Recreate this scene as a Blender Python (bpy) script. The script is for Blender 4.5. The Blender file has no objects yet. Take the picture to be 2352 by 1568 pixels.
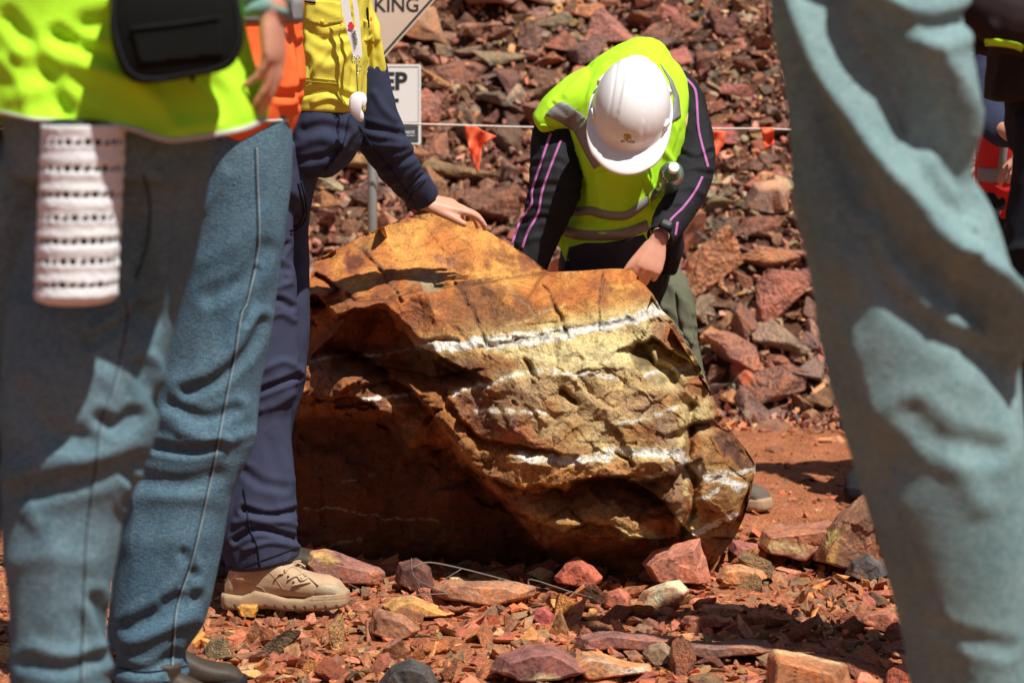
import bpy, bmesh, math, random
import numpy as np
from mathutils import Vector, Matrix, geometry
from mathutils.bvhtree import BVHTree

# ------------------------------------------------------------------ camera
F = 5580.0; CX, CY = 1176.0, 784.0           # focal length and centre in photo units (2352 wide)
PITCH = math.atan((784.0-151.0)/F); CAMZ = 1.35
sc = bpy.context.scene; C = sc.collection
cd = bpy.data.cameras.new('camera'); cam = bpy.data.objects.new('camera', cd); C.objects.link(cam)
cam.location = (0, 0, CAMZ); cam.rotation_euler = (math.pi/2-PITCH, 0, 0)
cd.sensor_width = 36; cd.lens = F/2352*36; cd.clip_end = 500
cd.dof.use_dof = True; cd.dof.focus_distance = 6.2; cd.dof.aperture_fstop = 4.5
sc.camera = cam
# ------------------------------------------------------------------ sky and sun
SUN_EL = math.radians(60); SUN_AZ = math.radians(-50)   # azimuth from +X, turned towards the camera
L = Vector((math.cos(SUN_EL)*math.cos(SUN_AZ), math.cos(SUN_EL)*math.sin(SUN_AZ), math.sin(SUN_EL)))
w = bpy.data.worlds.new('World'); sc.world = w; w.use_nodes = True
nt = w.node_tree; sky = nt.nodes.new('ShaderNodeTexSky'); sky.sky_type = 'NISHITA'; sky.sun_disc = False
sky.sun_elevation = SUN_EL; sky.sun_rotation = math.atan2(L.x, L.y)
bg = nt.nodes['Background']; nt.links.new(sky.outputs[0], bg.inputs[0]); bg.inputs[1].default_value = 0.05
sd = bpy.data.lights.new('sun', 'SUN'); sd.energy = 5.0; sd.angle = math.radians(0.5); sd.color = (1, 0.955, 0.89)
so = bpy.data.objects.new('sun', sd); C.objects.link(so)
so.rotation_euler = L.to_track_quat('Z', 'Y').to_euler(); so.location = (6, -4, 12)
sc.view_settings.view_transform = 'Standard'; sc.view_settings.look = 'None'
sc.view_settings.exposure = 0.35; sc.view_settings.gamma = 1
# ------------------------------------------------------------------ helpers
CO = Vector((0, 0, CAMZ)); FW = Vector((0, math.cos(PITCH), -math.sin(PITCH))); UP = Vector((0, math.sin(PITCH), math.cos(PITCH)))
def ray(x, y):
    return FW + Vector((1, 0, 0))*((x-CX)/F) + UP*((CY-y)/F)
def P(x, y, Y):
    d = ray(x, y); return CO + d*(Y/d.y)
def PN(a, Y):
    a = np.asarray(a, float); Y = np.asarray(Y, float)
    u = (a[:, 0]-CX)/F; v = (CY-a[:, 1])/F
    d = np.stack([u, FW.y+UP.y*v, FW.z+UP.z*v], 1)
    return np.array(CO)+d*(Y/d[:, 1])[:, None]
def proj(V):
    q = np.asarray(V, float)-np.array(CO); dz = q@np.array(FW)
    return np.stack([CX+F*q[:, 0]/dz, CY-F*(q@np.array(UP))/dz], 1)
def h3(i, j, k, s):
    n = (i.astype(np.int64)*374761393 + j.astype(np.int64)*668265263 + k.astype(np.int64)*2147483647 + s*974634777) & 0xffffffff
    n = ((n ^ (n >> 13))*1274126177) & 0xffffffff
    return ((n ^ (n >> 16)) & 0xffff)/65535.0
def vn(p, s=0):
    p = np.asarray(p, float); i = np.floor(p).astype(np.int64); f = p-i; f = f*f*(3-2*f); r = 0
    for a in (0, 1):
        for b in (0, 1):
            for c in (0, 1):
                wt = (f[:, 0] if a else 1-f[:, 0])*(f[:, 1] if b else 1-f[:, 1])*(f[:, 2] if c else 1-f[:, 2])
                r = r+wt*h3(i[:, 0]+a, i[:, 1]+b, i[:, 2]+c, s)
    return r*2-1
def fbm(p, o=4, s=0, g=0.5):
    p = np.asarray(p, float); r = 0; a = 1; t = 0
    for k in range(o):
        r = r+a*vn(p*2**k+17.3*k, s+k); t += a; a *= g
    return r/t
def fb2(x, y, sc_, o=4, s=0):
    return fbm(np.stack([x/sc_, y/sc_, np.full_like(x, 3.7)], 1), o, s)
def ss(t): t = np.clip(t, 0, 1); return t*t*(3-2*t)
def segd(px, pl, closed=False):
    """distance to a polyline in photo units"""
    pl = np.asarray(pl, float); best = np.full(len(px), 1e9); n = len(pl)
    for i in range(n if closed else n-1):
        a = pl[i]; b = pl[(i+1) % n]; ab = b-a; t = np.clip(((px-a)@ab)/max(ab@ab, 1e-9), 0, 1)
        best = np.minimum(best, np.hypot(*(px-a-t[:, None]*ab).T))
    return best
def inside(px, pl):
    pl = np.asarray(pl, float); c = np.zeros(len(px), bool); n = len(pl); x, y = px[:, 0], px[:, 1]
    for i in range(n):
        (x1, y1), (x2, y2) = pl[i], pl[(i+1) % n]
        if y1 == y2: continue
        c ^= ((y1 > y) != (y2 > y)) & (x < (x2-x1)*(y-y1)/(y2-y1)+x1)
    return c
def pmask(px, pl, fe):
    d = segd(px, pl, True); d = np.where(inside(px, pl), d, -d); return ss(0.5+d/fe)

def tag(o, label=None, cat=None, group=None, kind=None):
    if label: o['label'] = label
    if cat: o['category'] = cat
    if group: o['group'] = group
    if kind: o['kind'] = kind
    return o
def thing(name, label, cat, loc=(0, 0, 0), group=None):
    o = bpy.data.objects.new(name, None); C.objects.link(o); o.location = loc; o.empty_display_size = 0.1
    return tag(o, label, cat, group)
def wloc(o):
    v = Vector((0, 0, 0))
    while o is not None: v += o.location; o = o.parent
    return v
def mk(name, V, Fc, m, parent=None, smooth=True, solid=0, col=None, attrs=None, loc=None):
    V = np.asarray(V, float)
    base = wloc(parent) if parent is not None else Vector((0, 0, 0))
    if loc is None: loc = Vector((0, 0, 0)) if parent is not None else Vector((0, 0, 0))
    off = np.array(base)+np.array(loc)
    me = bpy.data.meshes.new(name); me.from_pydata((V-off).tolist(), [], [list(map(int, f)) for f in Fc])
    if m is not None: me.materials.append(m)
    if smooth: me.polygons.foreach_set('use_smooth', [True]*len(me.polygons))
    if col is not None:
        a = me.color_attributes.new('Col', 'FLOAT_COLOR', 'POINT')
        cc = np.ones((len(V), 4)); cc[:, :3] = col; a.data.foreach_set('color', cc.ravel())
    if attrs:
        for k, v in attrs.items():
            a = me.attributes.new(k, 'FLOAT', 'POINT'); a.data.foreach_set('value', np.asarray(v, float))
    me.update()
    o = bpy.data.objects.new(name, me); C.objects.link(o); o.location = loc
    if parent is not None: o.parent = parent
    if solid:
        s = o.modifiers.new('s', 'SOLIDIFY'); s.thickness = abs(solid); s.offset = 0 if solid > 0 else -1
    return o

# closed tubes --------------------------------------------------------------
def ring_tube(cs, us, ws, As, Bs, n=20, sq=2.0, cap=0.35):
    """closed loft through centres cs with half axes As*us and Bs*ws; returns verts, faces"""
    V = []; Fc = []
    k = len(cs)
    ang = np.arange(n)*2*math.pi/n
    ca = np.sign(np.cos(ang))*np.abs(np.cos(ang))**(2/sq); sa = np.sign(np.sin(ang))*np.abs(np.sin(ang))**(2/sq)
    rows = []
    t0 = (cs[0]-cs[1]).normalized(); t1 = (cs[-1]-cs[-2]).normalized()
    seq = []
    if cap > 0:
        r0 = min(As[0], Bs[0]); seq += [(cs[0]+t0*r0*cap*1.0, us[0], ws[0], As[0]*.45, Bs[0]*.45), (cs[0]+t0*r0*cap*.7, us[0], ws[0], As[0]*.8, Bs[0]*.8)]
    seq += list(zip(cs, us, ws, As, Bs))
    if cap > 0:
        r1 = min(As[-1], Bs[-1]); seq += [(cs[-1]+t1*r1*cap*.7, us[-1], ws[-1], As[-1]*.8, Bs[-1]*.8), (cs[-1]+t1*r1*cap, us[-1], ws[-1], As[-1]*.45, Bs[-1]*.45)]
    for (c, u, w_, a, b) in seq:
        V += [np.array(c)+np.array(u)*a*x+np.array(w_)*b*y for x, y in zip(ca, sa)]
    m = len(seq)
    for i in range(m-1):
        for j in range(n):
            Fc.append((i*n+j, i*n+(j+1) % n, (i+1)*n+(j+1) % n, (i+1)*n+j))
    Fc.append(tuple(range(n-1, -1, -1))); Fc.append(tuple((m-1)*n+j for j in range(n)))
    return np.array(V), Fc
def spl(pts, k):
    """Catmull-Rom resample of rows of numbers"""
    p = np.array(pts, float)
    if len(p) < 3 or k <= 1: return p
    q = np.vstack([2*p[0]-p[1], p, 2*p[-1]-p[-2]]); out = []
    for i in range(1, len(q)-2):
        for t in np.arange(k)/k:
            out.append(0.5*((2*q[i])+(-q[i-1]+q[i+1])*t+(2*q[i-1]-5*q[i]+4*q[i+1]-q[i+2])*t*t+(-q[i-1]+3*q[i]-3*q[i+1]+q[i+2])*t**3))
    out.append(q[-2]); return np.array(out)
def limb(rings, n=24, sq=2.0, k=3, cap=0.35, flat=None):
    """rings (x, y, Y, halfwidth in photo units, half depth in m or 0)"""
    r = [(a+(0,))[:5] for a in rings]; r = spl(r, k)
    cs = [P(*a[:3]) for a in r]; us = []; ws = []; As = []; Bs = []
    for i, a in enumerate(r):
        T = (cs[min(i+1, len(cs)-1)]-cs[max(i-1, 0)]).normalized()
        u = T.cross(Vector((0, 1, 0))); u = u.normalized() if u.length > .05 else Vector((1, 0, 0))
        us.append(u); ws.append(u.cross(T).normalized()); A = a[3]*a[2]/F; As.append(A); Bs.append(a[4] if a[4] > .002 else A*.85)
    return ring_tube(cs, us, ws, As, Bs, n, sq, cap)
def wtube(pts, rad, n=12, k=2, cap=0.8, ub=None, bf=1.0):
    """world tube: pts Vectors, rad radii"""
    r = spl([tuple(p)+(q,) for p, q in zip(pts, rad)], k)
    cs = [Vector(a[:3]) for a in r]; us = []; ws = []; ref = Vector(ub) if ub is not None else Vector((.13, .2, 1))
    for i in range(len(cs)):
        T = (cs[min(i+1, len(cs)-1)]-cs[max(i-1, 0)]).normalized()
        u = ref - T*ref.dot(T)
        if u.length < .05: u = Vector((1, .1, 0)) - T*T.x
        u.normalize(); us.append(u); ws.append(T.cross(u))
    return ring_tube(cs, us, ws, [a[3]*bf for a in r], [a[3] for a in r], n, 2.0, cap)
def ball(c, r, rot=None, n=14):
    V = []; Fc = []; c = np.array(c)
    for i in range(1, n):
        for j in range(2*n):
            th = math.pi*i/n; ph = math.pi*j/n
            V.append((math.sin(th)*math.cos(ph)*r[0], math.sin(th)*math.sin(ph)*r[1], math.cos(th)*r[2]))
    V += [(0, 0, r[2]), (0, 0, -r[2])]; V = np.array(V)
    m = 2*n
    for i in range(n-2):
        for j in range(m): Fc.append((i*m+j, (i+1)*m+j, (i+1)*m+(j+1) % m, i*m+(j+1) % m))
    for j in range(m):
        Fc.append((len(V)-2, j, (j+1) % m)); Fc.append((len(V)-1, (n-2)*m+(j+1) % m, (n-2)*m+j))
    if rot is not None: V = V@np.array(rot).T
    return V+c, Fc
def join(parts):
    V = []; Fc = []; o = 0
    for v, f in parts:
        V.append(v); Fc += [tuple(a+o for a in q) for q in f]; o += len(v)
    return np.vstack(V), Fc
def fuse(parts, vox=0.006, it=4):
    V, Fc = join(parts)
    me = bpy.data.meshes.new('t'); me.from_pydata(V.tolist(), [], Fc); o = bpy.data.objects.new('t', me); C.objects.link(o)
    r = o.modifiers.new('r', 'REMESH'); r.mode = 'VOXEL'; r.voxel_size = vox
    if it:
        s = o.modifiers.new('s', 'SMOOTH'); s.factor = .5; s.iterations = it
    dg = bpy.context.evaluated_depsgraph_get(); e = o.evaluated_get(dg); m2 = e.to_mesh()
    n = len(m2.vertices); A = np.empty(n*3); m2.vertices.foreach_get('co', A); A = A.reshape(-1, 3)
    Fo = [tuple(p.vertices) for p in m2.polygons]; e.to_mesh_clear()
    bpy.data.objects.remove(o); bpy.data.meshes.remove(me)
    return A, Fo
def normals(V, Fc):
    Q = np.array([(f[0], f[1], f[2]) for f in Fc]); Q2 = np.array([(f[0], f[2], f[-1]) for f in Fc])
    N = np.zeros_like(V)
    for q in (Q, Q2):
        n = np.cross(V[q[:, 1]]-V[q[:, 0]], V[q[:, 2]]-V[q[:, 0]])
        for c in range(3): np.add.at(N, q[:, c], n)
    return N/np.maximum(np.linalg.norm(N, axis=1), 1e-12)[:, None]
def folds(V, Fc, strokes, noise_amp=0.0, nscale=(6, 6, 3), seed=1, allside=False):
    """push real folds into cloth: strokes = (polyline, width, amplitude in m); negative = crease"""
    N = normals(V, Fc); px = proj(V); toc = np.array(CO)-V; toc /= np.linalg.norm(toc, axis=1)[:, None]
    m = ss(((N*toc).sum(1)+.15)/.4); D = np.zeros(len(V))
    for st in strokes:
        pl, wd, am = st[:3]
        if len(st) > 3:      # a pleat: the right side of the line stands forward of its left side
            pl = spl(pl, 4); best = np.full(len(V), 1e9); sg = np.zeros(len(V))
            for a, b in zip(pl[:-1], pl[1:]):
                ab = b-a; tt = np.clip(((px-a)@ab)/max(ab@ab, 1e-9), 0, 1); v = px-a-tt[:, None]*ab; d = np.hypot(*v.T); k = d < best; best[k] = d[k]; sg[k] = -np.sign(ab[0]*v[:, 1]-ab[1]*v[:, 0])[k]
            s_ = sg*best/wd; en = ss(np.minimum(np.hypot(*(px-pl[0]).T), np.hypot(*(px-pl[-1]).T))/(2.0*wd)+.15)
            D += am*ss(((N*toc).sum(1)-.12)/.5)*en*(ss(s_+.5)*np.exp(-np.clip(s_-.5, 0, 9)/st[3])-.35*np.exp(-((s_+.7)/.6)**2)); continue
        pl = spl(pl, 4) if len(pl) > 2 else pl
        d = segd(px, pl)/wd
        if am < 0: D += am*(np.exp(-d*d)-0.45*np.exp(-((d-1.5)/.8)**2))*m
        else: D += am*np.exp(-d*d)*m
    if noise_amp:
        q = V*np.array(nscale); q = q+.5*np.stack([vn(q*.7, 5), vn(q*.7, 6), vn(q*.7, 7)], 1)
        r = fbm(q, 3, seed); D += noise_amp*(1-2*np.abs(r)*1.6)
    return V+N*D[:, None]
class Surf:
    def __init__(s, V, Fc):
        s.t = BVHTree.FromPolygons([Vector(v) for v in V], Fc); s.last = 6.0
    def hit(s, x, y, off=0.002):
        d = ray(x, y).normalized(); h = s.t.ray_cast(CO, d)
        if h[0] is None: return CO+d*(s.last-off)
        s.last = h[3]; return CO+d*(h[3]-off)
def strip(surf, pl, hw, step=5, off=.003, m=None, parent=None, name='strip', solid=.0015, nc=3, sm=True, taper=None):
    pl = spl(pl, 4) if len(pl) > 2 and sm else np.array(pl, float)
    seg = np.hypot(*np.diff(pl, axis=0).T); cum = np.concatenate([[0], np.cumsum(seg)]); n = max(2, int(cum[-1]/step)+1)
    t = np.linspace(0, cum[-1], n); X = np.interp(t, cum, pl[:, 0]); Y = np.interp(t, cum, pl[:, 1])
    T = np.stack([np.gradient(X), np.gradient(Y)], 1); T /= np.maximum(np.hypot(*T.T), 1e-6)[:, None]
    V = []; Fc = []
    for i in range(n):
        h_ = hw if np.isscalar(hw) else np.interp(t[i]/cum[-1], np.linspace(0, 1, len(hw)), hw)
        for c in range(nc):
            a = (c/(nc-1)*2-1)*h_; V.append(surf.hit(X[i]-T[i, 1]*a, Y[i]+T[i, 0]*a, off*(1+.0*c)))
    for i in range(n-1):
        for c in range(nc-1): Fc.append((i*nc+c, i*nc+c+1, (i+1)*nc+c+1, (i+1)*nc+c))
    return mk(name, np.array(V), Fc, m, parent, True, solid)
def patch(surf, poly, step=8, off=.003, m=None, parent=None, name='patch', solid=.0015, sm=False, wob=0):
    poly = np.array(poly, float)
    if sm: poly = spl(np.vstack([poly, poly[:1]]), 4)[:-1]
    B = []
    for i in range(len(poly)):
        a, b = poly[i], poly[(i+1) % len(poly)]; k = max(1, int(np.hypot(*(b-a))/step))
        B += [a+(b-a)*t/k for t in range(k)]
    B = np.array(B); x0, y0 = B.min(0); x1, y1 = B.max(0)
    g = np.array([(x, y) for x in np.arange(x0+step/2, x1, step) for y in np.arange(y0+step/2, y1, step)]).reshape(-1, 2)
    if len(g):
        g = g[inside(g, B)]
        if len(g): g = g[segd(g, B, True) > step*.5]
    A = np.vstack([B, g]) if len(g) else B
    r = geometry.delaunay_2d_cdt([Vector(p) for p in A], [], [list(range(len(B)))], 1, 1e-4)
    V = [surf.hit(p.x, p.y, off+wob*math.sin(p.x*.11+p.y*.07)) for p in r[0]]
    return mk(name, np.array(V), r[2], m, parent, True, solid)
def text_geo(s, size=1, bold=0.0, align='CENTER'):
    cu = bpy.data.curves.new('t', 'FONT'); cu.body = s; cu.size = size; cu.align_x = align; cu.offset = bold; cu.resolution_u = 4
    o = bpy.data.objects.new('t', cu); C.objects.link(o)
    dg = bpy.context.evaluated_depsgraph_get(); e = o.evaluated_get(dg); m2 = e.to_mesh()
    V = np.array([tuple(v.co) for v in m2.vertices]); Fc = [tuple(p.vertices) for p in m2.polygons]; e.to_mesh_clear()
    bpy.data.objects.remove(o); bpy.data.curves.remove(cu); return V, Fc
def text_on(surf, s, x, y, size, ang, m, parent, name, off=.005, xs=1.0, bold=0.0, align='CENTER'):
    V, Fc = text_geo(s, size, bold, align); ca, sa = math.cos(ang), math.sin(ang); W = []
    for v in V:
        a, b = v[0]*xs, -v[1]; W.append(surf.hit(x+a*ca-b*sa, y+a*sa+b*ca, off))
    return mk(name, np.array(W), Fc, m, parent, False)

# ------------------------------------------------------------------ materials
def newmat(name):
    m = bpy.data.materials.new(name); m.use_nodes = True; n = m.node_tree; b = n.nodes['Principled BSDF']; return m, n, b
def mat(name, col, rough=.7, spec=.3, var=.12, scale=30, bump=0, bscale=200, metal=0, sheen=0, emit=0, vcol=False, streak=(1, 1, 1), var2=None, trans=0):
    """procedural surface: colour varied by two noises, optional weave or grain bump"""
    m, n, b = newmat(name); N = n.nodes; K = n.links
    tc = N.new('ShaderNodeTexCoord'); mp = N.new('ShaderNodeMapping'); mp.inputs['Scale'].default_value = streak; K.new(tc.outputs['Object'], mp.inputs[0])
    no = N.new('ShaderNodeTexNoise'); no.inputs['Scale'].default_value = scale; no.inputs['Detail'].default_value = 6; K.new(mp.outputs[0], no.inputs[0])
    no2 = N.new('ShaderNodeTexNoise'); no2.inputs['Scale'].default_value = bscale; no2.inputs['Detail'].default_value = 3; K.new(mp.outputs[0], no2.inputs[0])
    mul = N.new('ShaderNodeMath'); mul.operation = 'MULTIPLY_ADD'; K.new(no.outputs[0], mul.inputs[0]); mul.inputs[1].default_value = var*2*1.6; mul.inputs[2].default_value = 1-var*1.6
    m2 = N.new('ShaderNodeMath'); m2.operation = 'MULTIPLY_ADD'; K.new(no2.outputs[0], m2.inputs[0]); v2 = var if var2 is None else var2; m2.inputs[1].default_value = v2*2; m2.inputs[2].default_value = 1-v2
    mm = N.new('ShaderNodeMath'); mm.operation = 'MULTIPLY'; K.new(mul.outputs[0], mm.inputs[0]); K.new(m2.outputs[0], mm.inputs[1])
    vm = N.new('ShaderNodeVectorMath'); vm.operation = 'SCALE'; K.new(mm.outputs[0], vm.inputs['Scale'])
    if vcol:
        at = N.new('ShaderNodeAttribute'); at.attribute_name = 'Col'; K.new(at.outputs['Color'], vm.inputs[0])
    else: vm.inputs[0].default_value = col
    K.new(vm.outputs[0], b.inputs['Base Color'])
    b.inputs['Roughness'].default_value = rough; b.inputs['Specular IOR Level'].default_value = spec; b.inputs['Metallic'].default_value = metal
    if sheen: b.inputs['Sheen Weight'].default_value = sheen
    if trans: b.inputs['Transmission Weight'].default_value = trans
    if bump:
        bp = N.new('ShaderNodeBump'); bp.inputs['Strength'].default_value = bump; bp.inputs['Distance'].default_value = .002
        K.new(no2.outputs[0], bp.inputs['Height']); K.new(bp.outputs[0], b.inputs['Normal'])
    return m
# ================================================================== terrain
def gz(x, y):
    """ground height"""
    t = np.maximum(0, 4.7-np.asarray(y, float)); return .19*t*t/(t+.15)
def dirt_mat(name, c1, c2, sc1=6, bump=.8):
    m, n, b = newmat(name); N = n.nodes; K = n.links
    tc = N.new('ShaderNodeTexCoord'); no = N.new('ShaderNodeTexNoise'); no.inputs['Scale'].default_value = sc1; no.inputs['Detail'].default_value = 8; no.inputs['Roughness'].default_value = .65; K.new(tc.outputs['Object'], no.inputs[0])
    rp = N.new('ShaderNodeValToRGB'); rp.color_ramp.elements[0].position = .35; rp.color_ramp.elements[0].color = (*c1, 1); rp.color_ramp.elements[1].position = .68; rp.color_ramp.elements[1].color = (*c2, 1); K.new(no.outputs[0], rp.inputs[0])
    vo = N.new('ShaderNodeTexVoronoi'); vo.inputs['Scale'].default_value = 70; K.new(tc.outputs['Object'], vo.inputs[0])
    n3 = N.new('ShaderNodeTexNoise'); n3.inputs['Scale'].default_value = 160; n3.inputs['Detail'].default_value = 5; K.new(tc.outputs['Object'], n3.inputs[0])
    r3 = N.new('ShaderNodeValToRGB'); r3.color_ramp.elements[0].position = .35; r3.color_ramp.elements[0].color = (.55, .5, .5, 1); r3.color_ramp.elements[1].position = .62; r3.color_ramp.elements[1].color = (1.1, 1.1, 1.1, 1); K.new(n3.outputs[0], r3.inputs[0])
    mx = N.new('ShaderNodeMixRGB'); mx.blend_type = 'MULTIPLY'; mx.inputs[0].default_value = 1; K.new(rp.outputs[0], mx.inputs[1]); K.new(r3.outputs[0], mx.inputs[2]); K.new(mx.outputs[0], b.inputs['Base Color'])
    ad = N.new('ShaderNodeMath'); ad.operation = 'SUBTRACT'; K.new(n3.outputs[0], ad.inputs[0]); K.new(vo.outputs['Distance'], ad.inputs[1])
    bp = N.new('ShaderNodeBump'); bp.inputs['Strength'].default_value = bump; bp.inputs['Distance'].default_value = .012; K.new(ad.outputs[0], bp.inputs['Height']); K.new(bp.outputs[0], b.inputs['Normal'])
    b.inputs['Roughness'].default_value = .95; b.inputs['Specular IOR Level'].default_value = .1
    return m
M_dirt = dirt_mat('red dirt', (.33, .115, .05), (.54, .21, .10))
M_soil = dirt_mat('gap shade soil', (.07, .035, .022), (.16, .075, .045))  # soil kept dark: shade of the gaps between stones put into its colour
def grid(xs, ys, zf, name, m, kind='structure'):
    X, Yg = np.meshgrid(xs, ys); x = X.ravel(); y = Yg.ravel(); V = np.stack([x, y, zf(x, y)], 1); nx = len(xs); ny = len(ys)
    Fc = [(j*nx+i, j*nx+i+1, (j+1)*nx+i+1, (j+1)*nx+i) for j in range(ny-1) for i in range(nx-1)]
    o = mk(name, V, Fc, m); o['kind'] = kind; return o
gx = np.concatenate([np.linspace(-60, -4.2, 12), np.linspace(-4, 4, 230), np.linspace(4.2, 60, 12)])
gy = np.concatenate([np.linspace(-40, 1.8, 12), np.linspace(2, 9.9, 240), np.linspace(10.2, 80, 12)])
def gzn(x, y):
    q = np.stack([x*1.0, y*1.0, x*0+2], 1)
    return gz(x, y)-.012+.016*fbm(q*1.6, 4, 3)+.008*fbm(q*14, 3, 9)
grid(gx, gy, gzn, 'ground', M_dirt)
PB, PT = 9.25, math.tan(math.radians(37))
def pz(x, y):
    q = np.stack([x, y, x*0+7], 1); base = PB+.18*vn(np.stack([x*.9, x*0, x*0], 1), 4)
    return -.03+np.maximum(0, y-base)*PT+np.where(y > base, .07*fbm(q*1.7, 3, 12), -.05)
grid(np.linspace(-9, 9, 150), np.concatenate([np.linspace(8.9, 14, 90), np.linspace(14.3, 24, 14)]), lambda x, y: np.minimum(pz(x, y), 6.5+0*y), 'embankment_slope', M_soil)

# ================================================================== rocks
random.seed(5); rng = np.random.default_rng(5)
def rock_geo(seed, sub=1, flat=.6, elong=1.3, pts=13, jit=.05, bev=.06):
    r = np.random.default_rng(seed); p = r.normal(size=(pts, 3)); p /= np.linalg.norm(p, axis=1)[:, None]
    p = np.sign(p)*np.abs(p)**.8*r.uniform(.82, 1.05, (pts, 1)); p *= np.array([elong, 1, flat])
    a = r.uniform(0, .5); p[:, 0] += a*p[:, 2]
    bm = bmesh.new(); [bm.verts.new(tuple(v)) for v in p]; g = bmesh.ops.convex_hull(bm, input=bm.verts)
    bmesh.ops.delete(bm, geom=[v for v in bm.verts if not v.link_faces], context='VERTS')
    bmesh.ops.dissolve_limit(bm, angle_limit=math.radians(16), verts=bm.verts, edges=bm.edges)
    if bev: bmesh.ops.bevel(bm, geom=bm.edges[:], offset=bev, segments=1, affect='EDGES', profile=.6, clamp_overlap=True)
    bmesh.ops.triangulate(bm, faces=bm.faces[:])
    if sub:
        for k in range(sub):
            el = [e for e in bm.edges if e.calc_length() > .28/(k+1)]
            bmesh.ops.subdivide_edges(bm, edges=el, cuts=1, use_grid_fill=True)
        bmesh.ops.triangulate(bm, faces=bm.faces[:])
    V = np.array([tuple(v.co) for v in bm.verts]); bm.verts.index_update(); Fc = [tuple(v.index for v in f.verts) for f in bm.faces]; bm.free()
    if sub: 
        q = V*2.2+seed*3.1; V = V+jit*np.stack([fbm(q, 3, 1), fbm(q+9, 3, 2), fbm(q+19, 3, 3)], 1); sd_ = r.uniform(-1, 1, (16, 3)); tl = r.normal(0, .16, (16, 3)); kk_ = ((V[:, None]-sd_[None])**2).sum(2).argmin(1); V = V+tl[kk_]*((V-sd_[kk_])**1)*.6
    V -= V.mean(0); return V, Fc
def rock_mat(name, src):
    m, n, b = newmat(name); N = n.nodes; K = n.links
    tc = N.new('ShaderNodeTexCoord')
    if src == 'obj':
        oi = N.new('ShaderNodeObjectInfo'); colr = oi.outputs['Color']; ad = N.new('ShaderNodeVectorMath'); ad.operation = 'ADD'; K.new(tc.outputs['Object'], ad.inputs[0])
        sc_ = N.new('ShaderNodeMath'); sc_.operation = 'MULTIPLY'; sc_.inputs[1].default_value = 40; K.new(oi.outputs['Random'], sc_.inputs[0]); K.new(sc_.outputs[0], ad.inputs[1]); vec = ad.outputs[0]; s1 = 1.3
    else:
        at = N.new('ShaderNodeAttribute'); at.attribute_name = 'Col'; colr = at.outputs['Color']; vec = tc.outputs['Object']; s1 = 16
    no = N.new('ShaderNodeTexNoise'); no.inputs['Scale'].default_value = s1; no.inputs['Detail'].default_value = 7; no.inputs['Roughness'].default_value = .62; no.inputs['Distortion'].default_value = .6; K.new(vec, no.inputs[0])
    rp = N.new('ShaderNodeValToRGB'); e = rp.color_ramp; e.elements[0].position = .30; e.elements[0].color = (.42, .36, .36, 1); e.elements[1].position = .5; e.elements[1].color = (1, 1, 1, 1)
    x = e.elements.new(.66); x.color = (1.3, 1.0, .75, 1); x = e.elements.new(.74); x.color = (1.6, 1.25, .8, 1); K.new(no.outputs[0], rp.inputs[0])
    mx = N.new('ShaderNodeMixRGB'); mx.blend_type = 'MULTIPLY'; mx.inputs[0].default_value = 1; K.new(colr, mx.inputs[1]); K.new(rp.outputs[0], mx.inputs[2])
    n2 = N.new('ShaderNodeTexNoise'); n2.inputs['Scale'].default_value = s1*7; n2.inputs['Detail'].default_value = 5; K.new(vec, n2.inputs[0])
    r2 = N.new('ShaderNodeValToRGB'); r2.color_ramp.elements[0].position = .33; r2.color_ramp.elements[0].color = (.6, .58, .6, 1); r2.color_ramp.elements[1].position = .6; r2.color_ramp.elements[1].color = (1.12, 1.1, 1.1, 1); K.new(n2.outputs[0], r2.inputs[0])
    m3 = N.new('ShaderNodeMixRGB'); m3.blend_type = 'MULTIPLY'; m3.inputs[0].default_value = .8; K.new(mx.outputs[0], m3.inputs[1]); K.new(r2.outputs[0], m3.inputs[2]); K.new(m3.outputs[0], b.inputs['Base Color'])
    bp = N.new('ShaderNodeBump'); bp.inputs['Strength'].default_value = .75; bp.inputs['Distance'].default_value = .12 if src == 'obj' else .008
    am = N.new('ShaderNodeMath'); am.operation = 'MULTIPLY_ADD'; K.new(n2.outputs[0], am.inputs[0]); am.inputs[1].default_value = .35; K.new(no.outputs[0], am.inputs[2])
    K.new(am.outputs[0], bp.inputs['Height']); K.new(bp.outputs[0], b.inputs['Normal'])
    b.inputs['Roughness'].default_value = .72; b.inputs['Specular IOR Level'].default_value = .35
    return m
M_rock = rock_mat('rock', 'obj'); M_rocka = rock_mat('rock rubble', 'att')
PALETTE = [('brick red', (.46, .175, .12), 22), ('rust brown', (.38, .175, .10), 21), ('purplish brown', (.29, .15, .115), 20), ('grey brown', (.34, .235, .165), 15), ('pinkish red', (.56, .26, .19), 12), ('orange', (.60, .30, .12), 9), ('dark grey', (.19, .145, .115), 5), ('pale ochre', (.60, .44, .26), 4)]
PW = np.array([p[2] for p in PALETTE], float); PW /= PW.sum()
def pick():
    k = rng.choice(len(PALETTE), p=PW); c = np.array(PALETTE[k][1])*rng.uniform(.8, 1.2)*(1+.08*rng.normal(size=3)); c = c*np.array([.96, .95, .84]); c = c*.9+c.mean()*.1; return k, np.clip(c, .03, .75)
SH = [('slab', .38, 1.5), ('block', .75, 1.1), ('chunk', .62, 1.3), ('wedge', .55, 1.55), ('angular lump', .85, 1.0)]
protos = []; lows = []
for k in range(30):
    nm, fl, el = SH[k % 5]; V, Fc = rock_geo(100+k, 2, fl, el, 9+(k*7) % 7, .07, .04)
    me = bpy.data.meshes.new('rock_shape'); me.from_pydata(V.tolist(), [], Fc); me.materials.append(M_rock); protos.append((nm, me, V, Fc))
    lows.append(rock_geo(300+k, 0, fl, el, 8+(k*5) % 6, 0, .07 if k % 2 else 0))
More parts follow.
